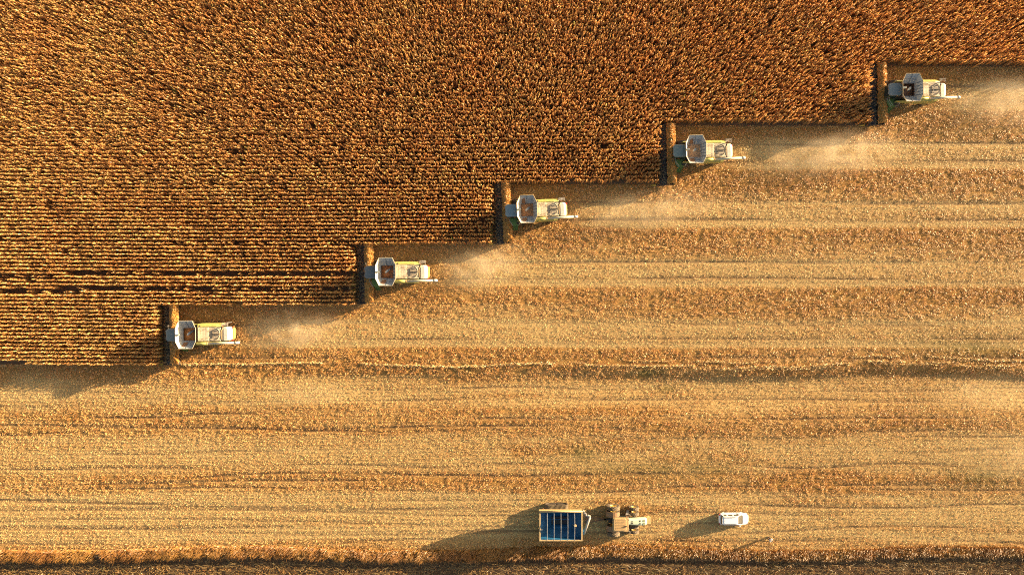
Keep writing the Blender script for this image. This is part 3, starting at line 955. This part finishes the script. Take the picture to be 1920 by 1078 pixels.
def build_combines():
    roofs = [M['roofgrey'], M['roofdark'], mat("blue_grey_roof", (0.17, 0.23, 0.25), .5, dust=.1, scale=6), mat("green_grey_roof", (0.16, 0.21, 0.19), .5, dust=.15, scale=6),
             mat("speckled_roof", (0.14, 0.16, 0.15), .6, dust=.25, scale=16, dustcol=(.4, .38, .33))]
    grain_fill = [(2.6, (.66, .25, .06)), (2.5, (.62, .22, .06)), (2.85, (.58, .26, .09)), (2.98, (.60, .34, .16)), (2.3, (.22, .11, .06))]
    for i, (x, y, yaw) in enumerate(COMBINES):
        combine(i, x, y, yaw, COMBINE_LABELS[i], roofs[i], M['cream'])
    # grain lying in the tanks and husks lying in the headers
    V, F, C = [], [], []
    off = 0
    for i, (x, y, yaw) in enumerate(COMBINES):
        z0, col = grain_fill[i]
        n = 14
        u = np.linspace(4.02, 5.95, n); v = np.linspace(-.88, 1.02, n)
        U, Vv = np.meshgrid(u, v)
        Z = z0 + .3 * np.exp(-((U - 4.85) ** 2 + (Vv - .0) ** 2) / .35) + .05 * (fbm(U * 3, Vv * 3, 200 + i, 2) - .5)
        c, s = math.cos(R(yaw)), math.sin(R(yaw))
        Pn = np.stack([x + c * U - s * Vv, y + s * U + c * Vv, Z], -1).reshape(-1, 3)
        a = (np.arange(n - 1)[:, None] * n + np.arange(n - 1)[None]).ravel()
        F.append(np.stack([a, a + 1, a + n + 1, a + n], 1) + off); V.append(Pn)
        C.append(np.array(col)[None] * (0.7 + .6 * rng.random((n * n, 1)))); off += n * n
    o = fast_mesh("corn_grain", np.concatenate(V), np.concatenate(F), leaf_mat("corn_grain", 0.0), np.concatenate(C))
    tag(o, "rust coloured corn grain heaped inside the combine hoppers", "corn grain", None, "stuff")
    V, F, C = [], [], []
    off = 0
    for i, (x, y, yaw) in enumerate(COMBINES):
        n = 5200
        lx = rng.uniform(1.28, 2.55, n); ly = rng.uniform(-4.55, 4.6, n)
        keep = ~((np.abs(ly) < .6) & (lx > 2.3))
        lx, ly = lx[keep], ly[keep]; n = len(lx)
        z = 1.22 + .42 * np.exp(-((lx - 1.95) / .5) ** 2) + .25 * rng.random(n) + .10 * np.sin(ly * 3)
        z = np.where(lx > 2.32, np.minimum(z, 1.75 - (lx - 2.32) * 1.2), z)
        c, s = math.cos(R(yaw)), math.sin(R(yaw))
        wx, wy = x + c * lx - s * ly, y + s * lx + c * ly
        col = np.array((.70, .36, .08))[None] * rng.uniform(.6, 1.2, n)[:, None]
        v, f, cc = flakes(wx, wy, z, rng.uniform(.15, .42, n), rng.uniform(.05, .12, n), rng.uniform(0, 6.28, n), rng.normal(.1, .5, n), rng.normal(0, .6, n), np.clip(col, 0, .8))
        V.append(v); F.append(f + off); C.append(cc); off += len(v)
        # dry leaves caught on the black dividers
        n = 420
        lx = rng.uniform(.0, 1.2, n); ly = rng.uniform(-4.6, 4.6, n)
        wx, wy = x + c * lx - s * ly, y + s * lx + c * ly
        col = np.array((.5, .34, .14))[None] * rng.uniform(.4, 1.1, n)[:, None]
        v, f, cc = flakes(wx, wy, .75 + .42 * lx, rng.uniform(.1, .35, n), rng.uniform(.03, .07, n), rng.uniform(0, 6.28, n), rng.normal(0, .4, n), rng.normal(0, .6, n), col)
        V.append(v); F.append(f + off); C.append(cc); off += len(v)
    for i, (x, y, yaw) in enumerate(COMBINES):
        n = 60 + 20 * i
        lx = rng.uniform(6.4, 8.0, n); ly = rng.choice([-1, 1], n) * (1.0 - np.abs(rng.normal(0, .35, n)).clip(0, .9))
        c, s = math.cos(R(yaw)), math.sin(R(yaw))
        v, f, cc = flakes(x + c * lx - s * ly, y + s * lx + c * ly, np.full(n, 3.262), rng.uniform(.05, .2, n), rng.uniform(.02, .05, n), rng.uniform(0, 6.28, n), rng.normal(0, .1, n), rng.normal(0, .15, n),
                          np.array((.45, .27, .09))[None] * rng.uniform(.5, 1.1, n)[:, None])
        V.append(v); F.append(f + off); C.append(cc); off += len(v)
    o = fast_mesh("corn_husks", np.concatenate(V), np.concatenate(F), leaf_mat("husk", .2), np.concatenate(C))
    tag(o, "golden husks and leaves heaped in the troughs of the headers", "corn husks", None, "stuff")


# ------------------------------------------------------------------ tractor (faces +x); world placement at its own centre line
def build_tractor():
    t = empty("tractor", (17.4, -35.95, 0), 0)
    tag(t, "dusty tan tractor with pale green bonnet and twin wheels, hitched to the blue bin", "tractor")
    X = lambda v: v - 17.4
    # chassis and bonnet
    MB().box(X(15.0), X(20.4), -.38, .38, .75, 1.35).box(X(18.7), X(19.1), -1.1, 1.1, .7, .95).build("chassis", M['dark'], t, .03)
    b = MB()
    rings = []
    for x, w, z1 in ((17.55, .44, 2.15), (18.5, .48, 2.12), (19.6, .56, 2.05), (20.45, .57, 1.95), (20.72, .48, 1.8)):
        rings.append([(X(x), -w, 1.3), (X(x), w, 1.3), (X(x), w, z1 - .25), (X(x), w * .82, z1 - .06), (X(x), w * .4, z1), (X(x), -w * .4, z1), (X(x), -w * .82, z1 - .06), (X(x), -w, z1 - .25)])
    b.loft(rings)
    bon = b.build("bonnet", M['hood'], t, .03)
    v = MB()
    for q in (-.2, .06): v.box(X(18.25), X(18.55), q, q + .15, 2.126, 2.15)
    for q in (-.34, .10): v.box(X(19.55), X(19.72), q, q + .24, 2.055, 2.085)
    v.build("vent", M['dark'], bon)
    v = MB()
    for q in (-.38, .06): v.loft([[(X(20.12), q, 2.01), (X(20.12), q + .3, 2.01), (X(20.12), q + .3, 2.03), (X(20.12), q, 2.03)], [(X(20.42), q, 1.965), (X(20.42), q + .3, 1.965), (X(20.42), q + .3, 1.985), (X(20.42), q, 1.985)]])
    v.build("grille", mat("olive_grille", (.2, .22, .12), .6), bon)
    w = MB()
    w.box(X(20.75), X(21.25), -.5, .5, .7, 1.35)
    for k in range(8): w.box(X(21.26), X(21.45), -.5 + k * .127, -.5 + k * .127 + .09, .75, 1.3)
    w.build("front_weight", M['beige'], t, .02)
    # cab
    g = MB()
    g.loft([[(px, py, 1.5) for px, py in rrect(X(15.6), X(17.5), -.85, .85, .15)], [(px, py, 2.95) for px, py in rrect(X(15.45), X(17.6), -.9, .9, .2)]])
    cab = g.build("cab", M['glass'], t)
    for px, py in ((15.5, -.86), (15.5, .86), (17.55, -.84), (17.55, .84)):
        MB().tube([(X(px), py, 1.5), (X(px), py, 2.96)], .06, 6).build("pillar", M['fender'], cab)
    r_ = MB()
    q = rrect(X(15.28), X(17.72), -1.08, 1.08, .3, 6)
    r_.prism_z(q, 2.96, 3.08)
    q2 = rrect(X(15.40), X(17.35), -.98, .98, .25, 6)
    r_.prism_z(q2, 3.082, 3.17, .95, (X(16.4), 0))
    rf = r_.build("cab_roof", M['tanroof'], t, .03)
    ln = MB()
    for k in range(7): ln.box(X(15.75), X(17.1), -.72 + k * .235, -.70 + k * .235 + .03, 3.172, 3.195)
    ln.build("roof_rib", M['tanroof'], rf)
    MB().box(X(17.0), X(17.4), -.32, -.17, 3.19, 3.25).tube([(X(17.25), -.35, 3.1), (X(17.3), -.1, 3.3)], .05, 6).build("beacon", M['dark'], rf)
    for s in (-1, 1):
        MB().box(X(17.72), X(17.80), s * .75 - .1, s * .75 + .1, 2.98, 3.08).build("work_light", M['silver'], rf)
        MB().tube([(X(17.6), s * .95, 2.7), (X(17.95), s * 1.3, 2.7)], .025, 5).box(X(17.93), X(18.0), s * 1.3 - .12, s * 1.3 + .12, 2.45, 2.85).build("mirror", M['silver'], t)
        # rear fenders: curved sheet over the inner wheel
        f = MB()
        rings = []
        for k in range(8):
            a = R(165 - 115 * k / 7)
            c0 = (X(15.65), 1.02)
            rings.append([(c0[0] + rr * math.cos(a), s * yy, c0[1] + rr * math.sin(a)) for rr, yy in ((1.16, .68), (1.16, 1.50), (1.20, 1.50), (1.20, .68))])
        f.loft(rings)
        f.build("fender", M['fender'], t)
    MB().tube([(X(17.8), .72, 1.6), (X(17.8), .72, 3.1)], .06, 8).build("exhaust", M['silver'], t, smooth=True)
    # steps on the north side
    st = MB()
    for k in range(4): st.box(X(17.55) + k * .09, X(17.85) + k * .09, .95 + k * .08, 1.2 + k * .08, 1.45 - k * .28, 1.49 - k * .28)
    st.tube([(X(17.5), .95, 1.6), (X(17.95), 1.45, .5)], .03, 5).tube([(X(17.85), .95, 1.6), (X(18.2), 1.45, .5)], .03, 5)
    st.build("step_ladder", M['silver'], t)
    for s in (-1, 1):
        for yy in (1.12, 1.98):
            wheel(t, (X(15.65), s * yy, 1.02), 1.02, .62, .52, M['tyre'], M['rimy'], 14, "rear_wheel", M['tyred'])
        for yy in (1.0, 1.78):
            wheel(t, (X(18.9), s * yy, .78), .78, .50, .40, M['tyre'], M['rimy'], 13, "front_wheel", M['tyred'])
    MB().box(X(15.5), X(15.8), -2.2, 2.2, .9, 1.14).build("axle", M['rimy'], t)
    MB().box(X(14.2), X(15.2), -.12, .12, .55, .7).build("hitch", M['dark'], t)


def build_grain_cart():
    x0, x1, yc = 4.10, 10.62, -35.95
    hw = 2.22
    t = empty("grain_cart", (7.36, yc, 0), 0)
    tag(t, "big blue open topped grain cart on tracks with beige rim and folded spout tube", "grain cart")
    X = lambda v: v - 7.36
    zt, zm, zb = 3.75, 2.5, 1.05
    # hollow bin: inner and outer shells
    def ring(a, b, w, z): return [(X(a), -w, z), (X(b), -w, z), (X(b), w, z), (X(a), w, z)]
    inner = [ring(x0 + .14, x1 - .14, hw - .14, zt), ring(x0 + .2, x1 - .2, hw - .2, zm), ring(6.0, 8.6, .65, zb)]
    outer = [ring(6.0 - .05, 8.6 + .05, .70, zb - .06), ring(x0 + .14, x1 - .14, hw - .14, zm - .05), ring(x0 + .06, x1 - .06, hw - .06, zt)]
    m = MB()
    m.loft(inner[::-1], cap=False)
    m.loft(outer, cap=False)
    bot = inner[2]
    m.add(bot, [(0, 1, 2, 3)])
    binb = m.build("bin", M['blue'], t)
    # rim
    r_ = MB()
    e = .16
    r_.box(X(x0), X(x1), hw - e, hw + .02, zt - .06, zt + .06)
    r_.box(X(x0), X(x1), -hw - .02, -hw + e, zt - .06, zt + .06)
    r_.box(X(x0), X(x0) + .2, -hw + e + .002, hw - e - .002, zt - .06, zt + .055)
    r_.box(X(x1) - .2, X(x1), -hw + e + .002, hw - e - .002, zt - .06, zt + .055)
    r_.build("bin_rim", M['beige'], t, .02)
    # outer north wall is beige below the rim where the tarp is rolled
    MB().tube([(X(x0) - .02, hw + .03, zt + .12), (X(x1) + .02, hw + .03, zt + .12)], .11, 10).build("rolled_tarp", M['beige'], t, smooth=True)
    for k in range(5):
        xx = X(x0) + (x1 - x0) * (330 + 94.5 * k - 220) / 595
        MB().tube([(xx, -hw + .05, zt + .04), (xx, 0, zt + .30), (xx, hw - .05, zt + .04)], .028, 6).build("roof_bow", M['steel'], t)
    MB().box(X(x0) + .02, X(x1) - .02, hw + .022, hw + .05, 2.9, zt - .07).build("side_board", M['beige'], t)
    # inner braces, sump cover, auger shaft
    br = MB()
    for zz, ww in ((2.35, 1.8),): 
        br.tube([(X(6.35), -ww, zz), (X(6.35), ww, zz)], .04, 6).tube([(X(8.9), -ww, zz), (X(8.9), ww, zz)], .04, 6)
        br.tube([(X(4.4), .55, 2.4), (X(10.3), .55, 2.4)], .035, 6).tube([(X(6.35), -.75, 2.2), (X(8.9), -.75, 2.2)], .035, 6)
    br.build("brace", mat("blue_brace", (.02, .14, .30), .5), binb)
    MB().box(X(6.1), X(8.5), -.55, .55, zb + .02, zb + .10).prism_y([(X(6.7), zb + .1), (X(7.9), zb + .1), (X(7.3), zb + .55)], -.2, .2).build("sump_cover", M['black'], binb)
    MB().tube([(X(9.4), .05, 3.4), (X(9.55), .15, 3.75)], .12, 8).box(X(9.38), X(9.75), -.05, .22, 3.75, 3.88).build("level_sensor", M['beige'], binb, .02)
    MB().tube([(X(4.28), -.7, 3.3), (X(4.65), -.7, 3.3)], .03, 5).build("inner_step", M['silver'], binb)
    # chassis, drawbar
    ch = MB().box(X(4.6), X(10.2), -.75, -.6, .85, 1.05).box(X(4.6), X(10.2), .6, .75, .85, 1.05).box(X(6.8), X(7.2), -1.9, 1.9, .6, .84)
    for xx in (4.8, 9.9):
        ch.box(X(xx), X(xx) + .12, -1.9, 1.9, 1.06, 1.16)
        for s in (-1, 1): ch.tube([(X(xx) + .06, s * 1.85, 1.1), (X(xx) + .06, s * 2.05, 2.5)], .05, 6)
    ch.build("chassis", mat("dark_red_frame", (.16, .035, .02), .6, dust=.2), t)
    db = MB()
    db.tube([(X(10.2), .68, .95), (X(14.3), .05, .62)], .08, 6).tube([(X(10.2), -.68, .95), (X(14.3), -.05, .62)], .08, 6).box(X(11.3), X(11.9), -.5, .5, .72, .86).box(X(14.2), X(14.6), -.1, .1, .52, .70)
    db.tube([(X(10.6), 0, 1.1), (X(14.3), 0, .8)], .05, 6)
    db.build("drawbar", mat("drawbar_paint", (.10, .035, .02), .6, dust=.25), t)
    # folded unloading tube across the front
    MB().tube([(X(10.95), -1.45, 2.9), (X(11.35), -.1, 3.3), (X(11.75), 1.28, 3.6)], .17, 12).build("spout_tube", M['silver'], t, smooth=True)
    el = MB().tube([(X(11.72), 1.22, 3.6), (X(11.72), 1.5, 3.62), (X(11.5), 1.55, 3.6), (X(11.35), 1.42, 3.5)], .16, 10)
    el.tube([(X(11.3), 1.5, 3.5), (X(10.9), 2.0, 3.55), (X(10.75), 2.35, 3.5)], .14, 8)
    for a in range(3):
        el.box(X(10.72) + a * .22, X(10.82) + a * .22, 2.2 - a * .22, 2.4 - a * .22, 3.62, 3.76)
    el.build("spout_hinge", M['silver'], t, smooth=False)
    MB().tube([(X(10.75), -1.0, 1.0), (X(10.95), -1.45, 2.9)], .17, 10).build("lower_auger", M['blue'], t, smooth=True)
    # tracks
    for s in (-1, 1):
        c = (X(6.95), s * 1.98)
        n = 60
        L, rr = 1.05, .52
        path = []
        for j in range(n):
            a = 2 * PI * j / n
            ux = L * (1 if math.cos(a) > 0 else -1) if abs(math.cos(a)) > .25 else L * math.cos(a) / .25
            path.append((c[0] + ux + rr * math.cos(a) * 1.35, .64 + .62 * math.sin(a)))
        w = .42
        tr = MB()
        vs, fs = [], []
        for (px, pz) in path:
            qx, qz = c[0] + (px - c[0]) * .93, .64 + (pz - .64) * .86
            vs += [(px, c[1] - w, pz), (px, c[1] + w, pz), (qx, c[1] + w, qz), (qx, c[1] - w, qz)]
        for j in range(n):
            k2 = (j + 1) % n
            for a in range(4):
                b2 = (a + 1) % 4
                fs.append((j * 4 + a, j * 4 + b2, k2 * 4 + b2, k2 * 4 + a))
        tr.add(vs, fs)
        to = tr.build('track', M['tyre'], t)
        tr = MB()
        P = [Vector((p[0], 0, p[1])) for p in path]
        cum = [0]
        for j in range(n): cum.append(cum[-1] + (P[(j + 1) % n] - P[j]).length)
        tot = cum[-1]

        def at(d):
            d %= tot
            for j in range(n):
                if cum[j + 1] >= d:
                    f = (d - cum[j]) / max(1e-6, cum[j + 1] - cum[j])
                    return P[j].lerp(P[(j + 1) % n], f)
        cc = Vector((c[0], 0, .64))
        nl = 44
        for j in range(nl):
            d0 = tot * j / nl
            pts = []
            for lift in (-.01, .05):
                for (u, dd) in ((-w, 0), (-w, .085), (w, .085 + .12), (w, .12)):
                    p = at(d0 + dd)
                    o_ = (p - cc); o_.x *= .4; o_.normalize()
                    p = p + o_ * lift
                    pts.append((p.x, c[1] + u, max(p.z, .0)))
            tr.add(pts, [(0, 1, 2, 3), (7, 6, 5, 4), (0, 4, 5, 1), (1, 5, 6, 2), (2, 6, 7, 3), (3, 7, 4, 0)])
        tr.build('tread', M['tyred'], to)
        for q, r0 in ((-1.05, .50), (1.05, .50), (-.35, .28), (.35, .28)):
            MB().lathe_y((c[0] + q, c[1], .64 if r0 > .4 else .36), [(r0, -.3), (r0, .3), (.05, .3), (.05, -.3)], 20).build("track_wheel", M['dark'], to)


def build_car():
    t = empty("car", (34.42, -35.88, 0), 0)
    tag(t, "white estate car with roof rails parked in front of the tractor", "car")
    # lower body: cross sections along x
    secs = [(-2.33, .60, .45, .80), (-2.22, .80, .34, .95), (-1.9, .90, .26, 1.02), (-1.2, .935, .24, 1.03), (0.0, .94, .24, 1.02), (.9, .935, .24, 1.0), (1.25, .925, .25, .98),
            (1.75, .89, .27, .92), (2.12, .80, .30, .82), (2.30, .62, .36, .70)]
    b = MB()
    rings = []
    for x, w, z0, z1 in secs:
        rings.append([(x, -w * .92, z0), (x, w * .92, z0), (x, w, z0 + .22), (x, w * .99, z1 - .2), (x, w * .93, z1 - .05), (x, w * .72, z1), (x, 0, z1 + .02), (x, -w * .72, z1), (x, -w * .93, z1 - .05), (x, -w * .99, z1 - .2), (x, -w, z0 + .22)])
    b.loft(rings)
    body = b.build("body", M['carwhite'], t, smooth=True)
    es = body.modifiers.new("sub", 'SUBSURF'); es.levels = 2; es.render_levels = 2
    # cabin: glasshouse and roof
    base = rrect(-2.12, 1.22, -.80, .80, .3, 5)
    top = rrect(-1.82, .42, -.60, .60, .22, 5)
    g = MB()
    g.loft([[(px, py, .98) for px, py in base], [(px, py, 1.40) for px, py in top]])
    gh = g.build("window_band", M['carglass'], t)
    r_ = MB()
    r_.loft([[(px, py, 1.395) for px, py in rrect(-1.88, .46, -.635, .635, .22, 5)], [(px * 1.0, py, 1.46) for px, py in rrect(-1.84, .40, -.60, .60, .22, 5)],
             [(px, py, 1.49) for px, py in rrect(-1.70, .28, -.5, .5, .2, 5)]])
    rf = r_.build("roof", M['carwhite'], t, .01)
    for s in (-1, 1):
        pi = MB()
        for xb, xt in ((-2.0, -1.72), (-1.28, -1.08), (-.30, -.22), (1.05, .36)):
            pi.add([(xb - .06, s * .815, .97), (xb + .07, s * .815, .97), (xt + .06, s * .64, 1.41), (xt - .06, s * .64, 1.41), (xb - .06, s * .76, .97), (xb + .07, s * .76, .97), (xt + .06, s * .58, 1.41), (xt - .06, s * .58, 1.41)],
                   [(0, 1, 2, 3), (7, 6, 5, 4), (0, 4, 5, 1), (1, 5, 6, 2), (2, 6, 7, 3), (3, 7, 4, 0)])
        pi.build("pillar", M['carwhite'], t)
        MB().tube([(-1.66, s * .52, 1.50), (-1.5, s * .52, 1.56), (-.1, s * .54, 1.56), (.06, s * .54, 1.49)], .026, 6).build("roof_rail", M['dark'], rf)
        MB().box(.78, .98, s * 1.02 - .09, s * 1.02 + .09, .93, 1.06).build("mirror", M['carwhite'], t, .03)
        MB().box(2.06, 2.20, s * .66 - .13, s * .66 + .13, .66, .80).build("headlight", M['silver'], t, .03)
        MB().box(-2.30, -2.16, s * .68 - .1, s * .68 + .1, .72, .93).build("tail_light", M['red'], t, .03)
        MB().box(-1.7, .9, s * .925 - .004, s * .925 + .012, .80, .82).build("door_seam", M['rib'], t)
        for xx in (-1.42, 1.38):
            wheel(t, (xx, s * .80, .32), .32, .21, .2, M['tyre'], M['rimw'], 0, "wheel")
    wp = MB().box(1.12, 1.30, -.62, .62, .985, 1.015)
    wp.build("wiper_cowl", M['dark'], t)
    MB().prism_z(rrect(-1.98, -1.80, -.50, .50, .06, 3), 1.40, 1.45).build("spoiler", M['carwhite'], rf, .01)
    MB().tube([(-1.45, 0, 1.49), (-1.62, 0, 1.60)], .02, 5).build("antenna", M['dark'], rf)


def build_person():
    t = empty("person", (39.97, -38.97, 0), R(-35))
    tag(t, "person in white shirt and dark trousers standing alone at the field edge", "person")
    # body as one skinned surface; local +x is forward
    J = {}
    P = [("pelvis", (0, 0, .93), .13), ("waist", (0.01, 0, 1.08), .125), ("chest", (0.02, 0, 1.30), .155), ("neck", (0.02, 0, 1.46), .062), ("head0", (0.035, 0, 1.56), .085), ("head1", (0.04, 0, 1.66), .095),
         ("head2", (.035, 0, 1.74), .06)]
    for s, n in ((1, "l"), (-1, "r")):
        P += [("hip" + n, (0, s * .10, .88), .10), ("knee" + n, (.03, s * .12, .50), .062), ("ankle" + n, (-.01, s * .13, .09), .045), ("toe" + n, (.15, s * .15, .035), .04),
              ("sh" + n, (.0, s * .19, 1.40), .065), ("el" + n, (.02, s * .25, 1.12), .045), ("wr" + n, (.26, s * .15, 1.16), .032), ("hand" + n, (.34, s * .12, 1.18), .036)]
    idx = {p[0]: i for i, p in enumerate(P)}
    E = [("pelvis", "waist"), ("waist", "chest"), ("chest", "neck"), ("neck", "head0"), ("head0", "head1"), ("head1", "head2")]
    for n in "lr":
        E += [("pelvis", "hip" + n), ("hip" + n, "knee" + n), ("knee" + n, "ankle" + n), ("ankle" + n, "toe" + n), ("chest", "sh" + n), ("sh" + n, "el" + n), ("el" + n, "wr" + n), ("wr" + n, "hand" + n)]
    for s, n in ((1, "l"), (-1, "r")):
        for k in range(5):
            a = (k - 2) * .012
            nm = "f%d%s" % (k, n)
            off = (.075 - (.02 if k in (0,) else 0), a, -.01) if k < 4 else (.03, -s * .045, .02)
            hx = P[idx["hand" + n]][1]
            P.append((nm, (hx[0] + off[0], hx[1] + off[1], hx[2] + off[2]), .009)); idx[nm] = len(P) - 1
            E.append(("hand" + n, nm))

    def skin(keys, name, m, grow=0.0, sub=2, root="pelvis"):
        ks = [k for k in keys]
        loc = {k: i for i, k in enumerate(ks)}
        me = bpy.data.meshes.new(name)
        me.from_pydata([P[idx[k]][1] for k in ks], [(loc[a], loc[b]) for a, b in E if a in loc and b in loc], [])
        o = bpy.data.objects.new(name, me); COL.objects.link(o); o.parent = t
        sm = o.modifiers.new("skin", 'SKIN'); sm.use_smooth_shade = True
        if not me.skin_vertices: 
            bpy.context.view_layer.objects.active = o
            me.skin_vertices.new() if hasattr(me.skin_vertices, "new") else None
        sv = me.skin_vertices[0].data
        for k in ks:
            r0 = P[idx[k]][2] + grow
            sv[loc[k]].radius = (r0, r0)
            sv[loc[k]].use_root = (k == root)
        ss = o.modifiers.new("sub", 'SUBSURF'); ss.levels = sub; ss.render_levels = sub
        me.materials.append(m)
        return o
    allk = [p[0] for p in P]
    try:
        body = skin(allk, "body", M['skin'])
        skin(["pelvis", "waist", "chest", "shl", "shr", "ell", "elr", "wrl", "wrr"], "shirt", M['shirt'], .018, 2)
        skin(["pelvis", "hipl", "hipr", "kneel", "kneer", "anklel", "ankler"], "trousers", M['jeans'], .016, 2)
    except Exception as e:
        print("skin failed", e)
    # hair cap, face, shoes
    h = MB()
    rings = []
    for k in range(5):
        ph = R(10 + 72 * k / 4)
        rings.append([(.015 + .112 * math.cos(ph) * math.cos(a) - .01, .10 * math.cos(ph) * math.sin(a), 1.665 + .125 * math.sin(ph)) for a in [2 * PI * j / 14 for j in range(14)]])
    h.loft(rings)
    h.build("hair", M['hair'], t, smooth=True)
    f = MB()
    f.box(.125, .150, -.012, .012, 1.60, 1.645)
    f.build("nose", M['skin'], t)
    for s in (-1, 1):
        MB().box(.122, .132, s * .035 - .012, s * .035 + .012, 1.65, 1.665).build("eye", M['hair'], t)
        MB().loft([[(-.07, s * .13 - .045, 0.0), (-.07, s * .13 + .045, 0.0), (-.07, s * .13 + .04, .09), (-.07, s * .13 - .04, .09)],
                   [(.20, s * .15 - .045, 0.0), (.20, s * .15 + .045, 0.0), (.20, s * .15 + .03, .05), (.20, s * .15 - .03, .05)]]).build("shoe", M['dark'], t, .01)


# ------------------------------------------------------------------ dust blown out behind the machines
def dust(cx, cy, sx, sy, sz, dens, label, seed, z0=0.0, rz=0.0):
    b = MB().box(-1, 1, -1, 1, 0, 1)
    m = bpy.data.materials.new("airborne_dust")
    m.use_nodes = True
    nt = m.node_tree
    for nd in list(nt.nodes): nt.nodes.remove(nd)
    out = nt.nodes.new("ShaderNodeOutputMaterial")
    pv = nt.nodes.new("ShaderNodeVolumePrincipled")
    pv.inputs['Color'].default_value = (.92, .78, .56, 1)
    pv.inputs['Anisotropy'].default_value = 0.0
    tc = nt.nodes.new("ShaderNodeTexCoord")
    # falloff: 1 - |p| over the half-unit ellipsoid, times soft noise
    mp = nt.nodes.new("ShaderNodeMapping"); mp.inputs['Scale'].default_value = (1, 1, .9)
    ln = nt.nodes.new("ShaderNodeVectorMath"); ln.operation = 'LENGTH'
    nt.links.new(tc.outputs['Object'], mp.inputs[0]); nt.links.new(mp.outputs[0], ln.inputs[0])
    fr = nt.nodes.new("ShaderNodeMapRange"); fr.interpolation_type = 'SMOOTHSTEP'
    fr.inputs['From Min'].default_value = 0.95; fr.inputs['From Max'].default_value = 0.1
    nt.links.new(ln.outputs['Value'], fr.inputs['Value'])
    nz = nt.nodes.new("ShaderNodeTexNoise"); nz.inputs['Scale'].default_value = 1.9; nz.inputs['Detail'].default_value = 4; nz.inputs['Distortion'].default_value = .6
    m3 = nt.nodes.new("ShaderNodeMapping"); m3.inputs['Location'].default_value = (seed * 3.1, seed * 1.7, 0); m3.inputs['Scale'].default_value = (sx / 5, sy / 4, .6)
    nt.links.new(tc.outputs['Object'], m3.inputs[0]); nt.links.new(m3.outputs[0], nz.inputs['Vector'])
    nr = nt.nodes.new("ShaderNodeMapRange"); nr.inputs['From Min'].default_value = .30; nr.inputs['From Max'].default_value = .80
    nt.links.new(nz.outputs['Fac'], nr.inputs['Value'])
    mu = nt.nodes.new("ShaderNodeMath"); mu.operation = 'MULTIPLY'
    nt.links.new(fr.outputs[0], mu.inputs[0]); nt.links.new(nr.outputs[0], mu.inputs[1])
    m2 = nt.nodes.new("ShaderNodeMath"); m2.operation = 'MULTIPLY'; m2.inputs[1].default_value = dens
    nt.links.new(mu.outputs[0], m2.inputs[0]); nt.links.new(m2.outputs[0], pv.inputs['Density'])
    nt.links.new(pv.outputs[0], out.inputs['Volume'])
    o = b.build("dust_cloud", m)
    o.location = (cx, cy, z0 + .02); o.scale = (sx, sy, sz); o.rotation_euler = (0, 0, rz)
    tag(o, label, "dust cloud", "dust clouds blown over the stubble", "stuff")


def build_dust():
    D = .25
    dust(-34.0, -6.4, 10.5, 4.8, 3.4, D, "dust trailing behind the combine at the southern crop corner", 1, rz=.12)
    dust(-4.5, 3.4, 9.5, 4.6, 3.4, D * 1.1, "dust trailing behind the second combine from the lower left", 2, rz=.2)
    dust(21.5, 12.0, 15, 4.4, 3.2, D * .9, "dust trailing behind the combine in the middle", 3, rz=.10)
    dust(49.5, 20.8, 16, 5.2, 3.4, D * 1.1, "dust trailing behind the second combine from the right", 4, rz=.1)
    dust(78.0, 29.0, 12, 5.4, 3.2, D * 1.2, "dust trailing behind the combine farthest right", 5)
    dust(74.5, -16.3, 13, 4.4, 2.5, D * .3, "thin dust drifting over the bank near the right edge", 6)
    dust(79.0, -26.0, 13, 5.8, 2.5, D * .3, "pale dust drifting low over stubble near the right edge", 7)
    dust(-70.5, -15.4, 14, 4.4, 3.0, D * .12, "thin dust drifting in shade below the standing corn", 8)
    dust(-32.0, -16.5, 10, 3.0, 2.0, D * .4, "faint dust drifting over the pale band south of the lowest combine", 9)


build_ground()
build_corn()
build_litter()
build_rows_left()
build_verge()
build_combines()
build_tractor()
build_grain_cart()
build_car()
build_person()
build_dust()
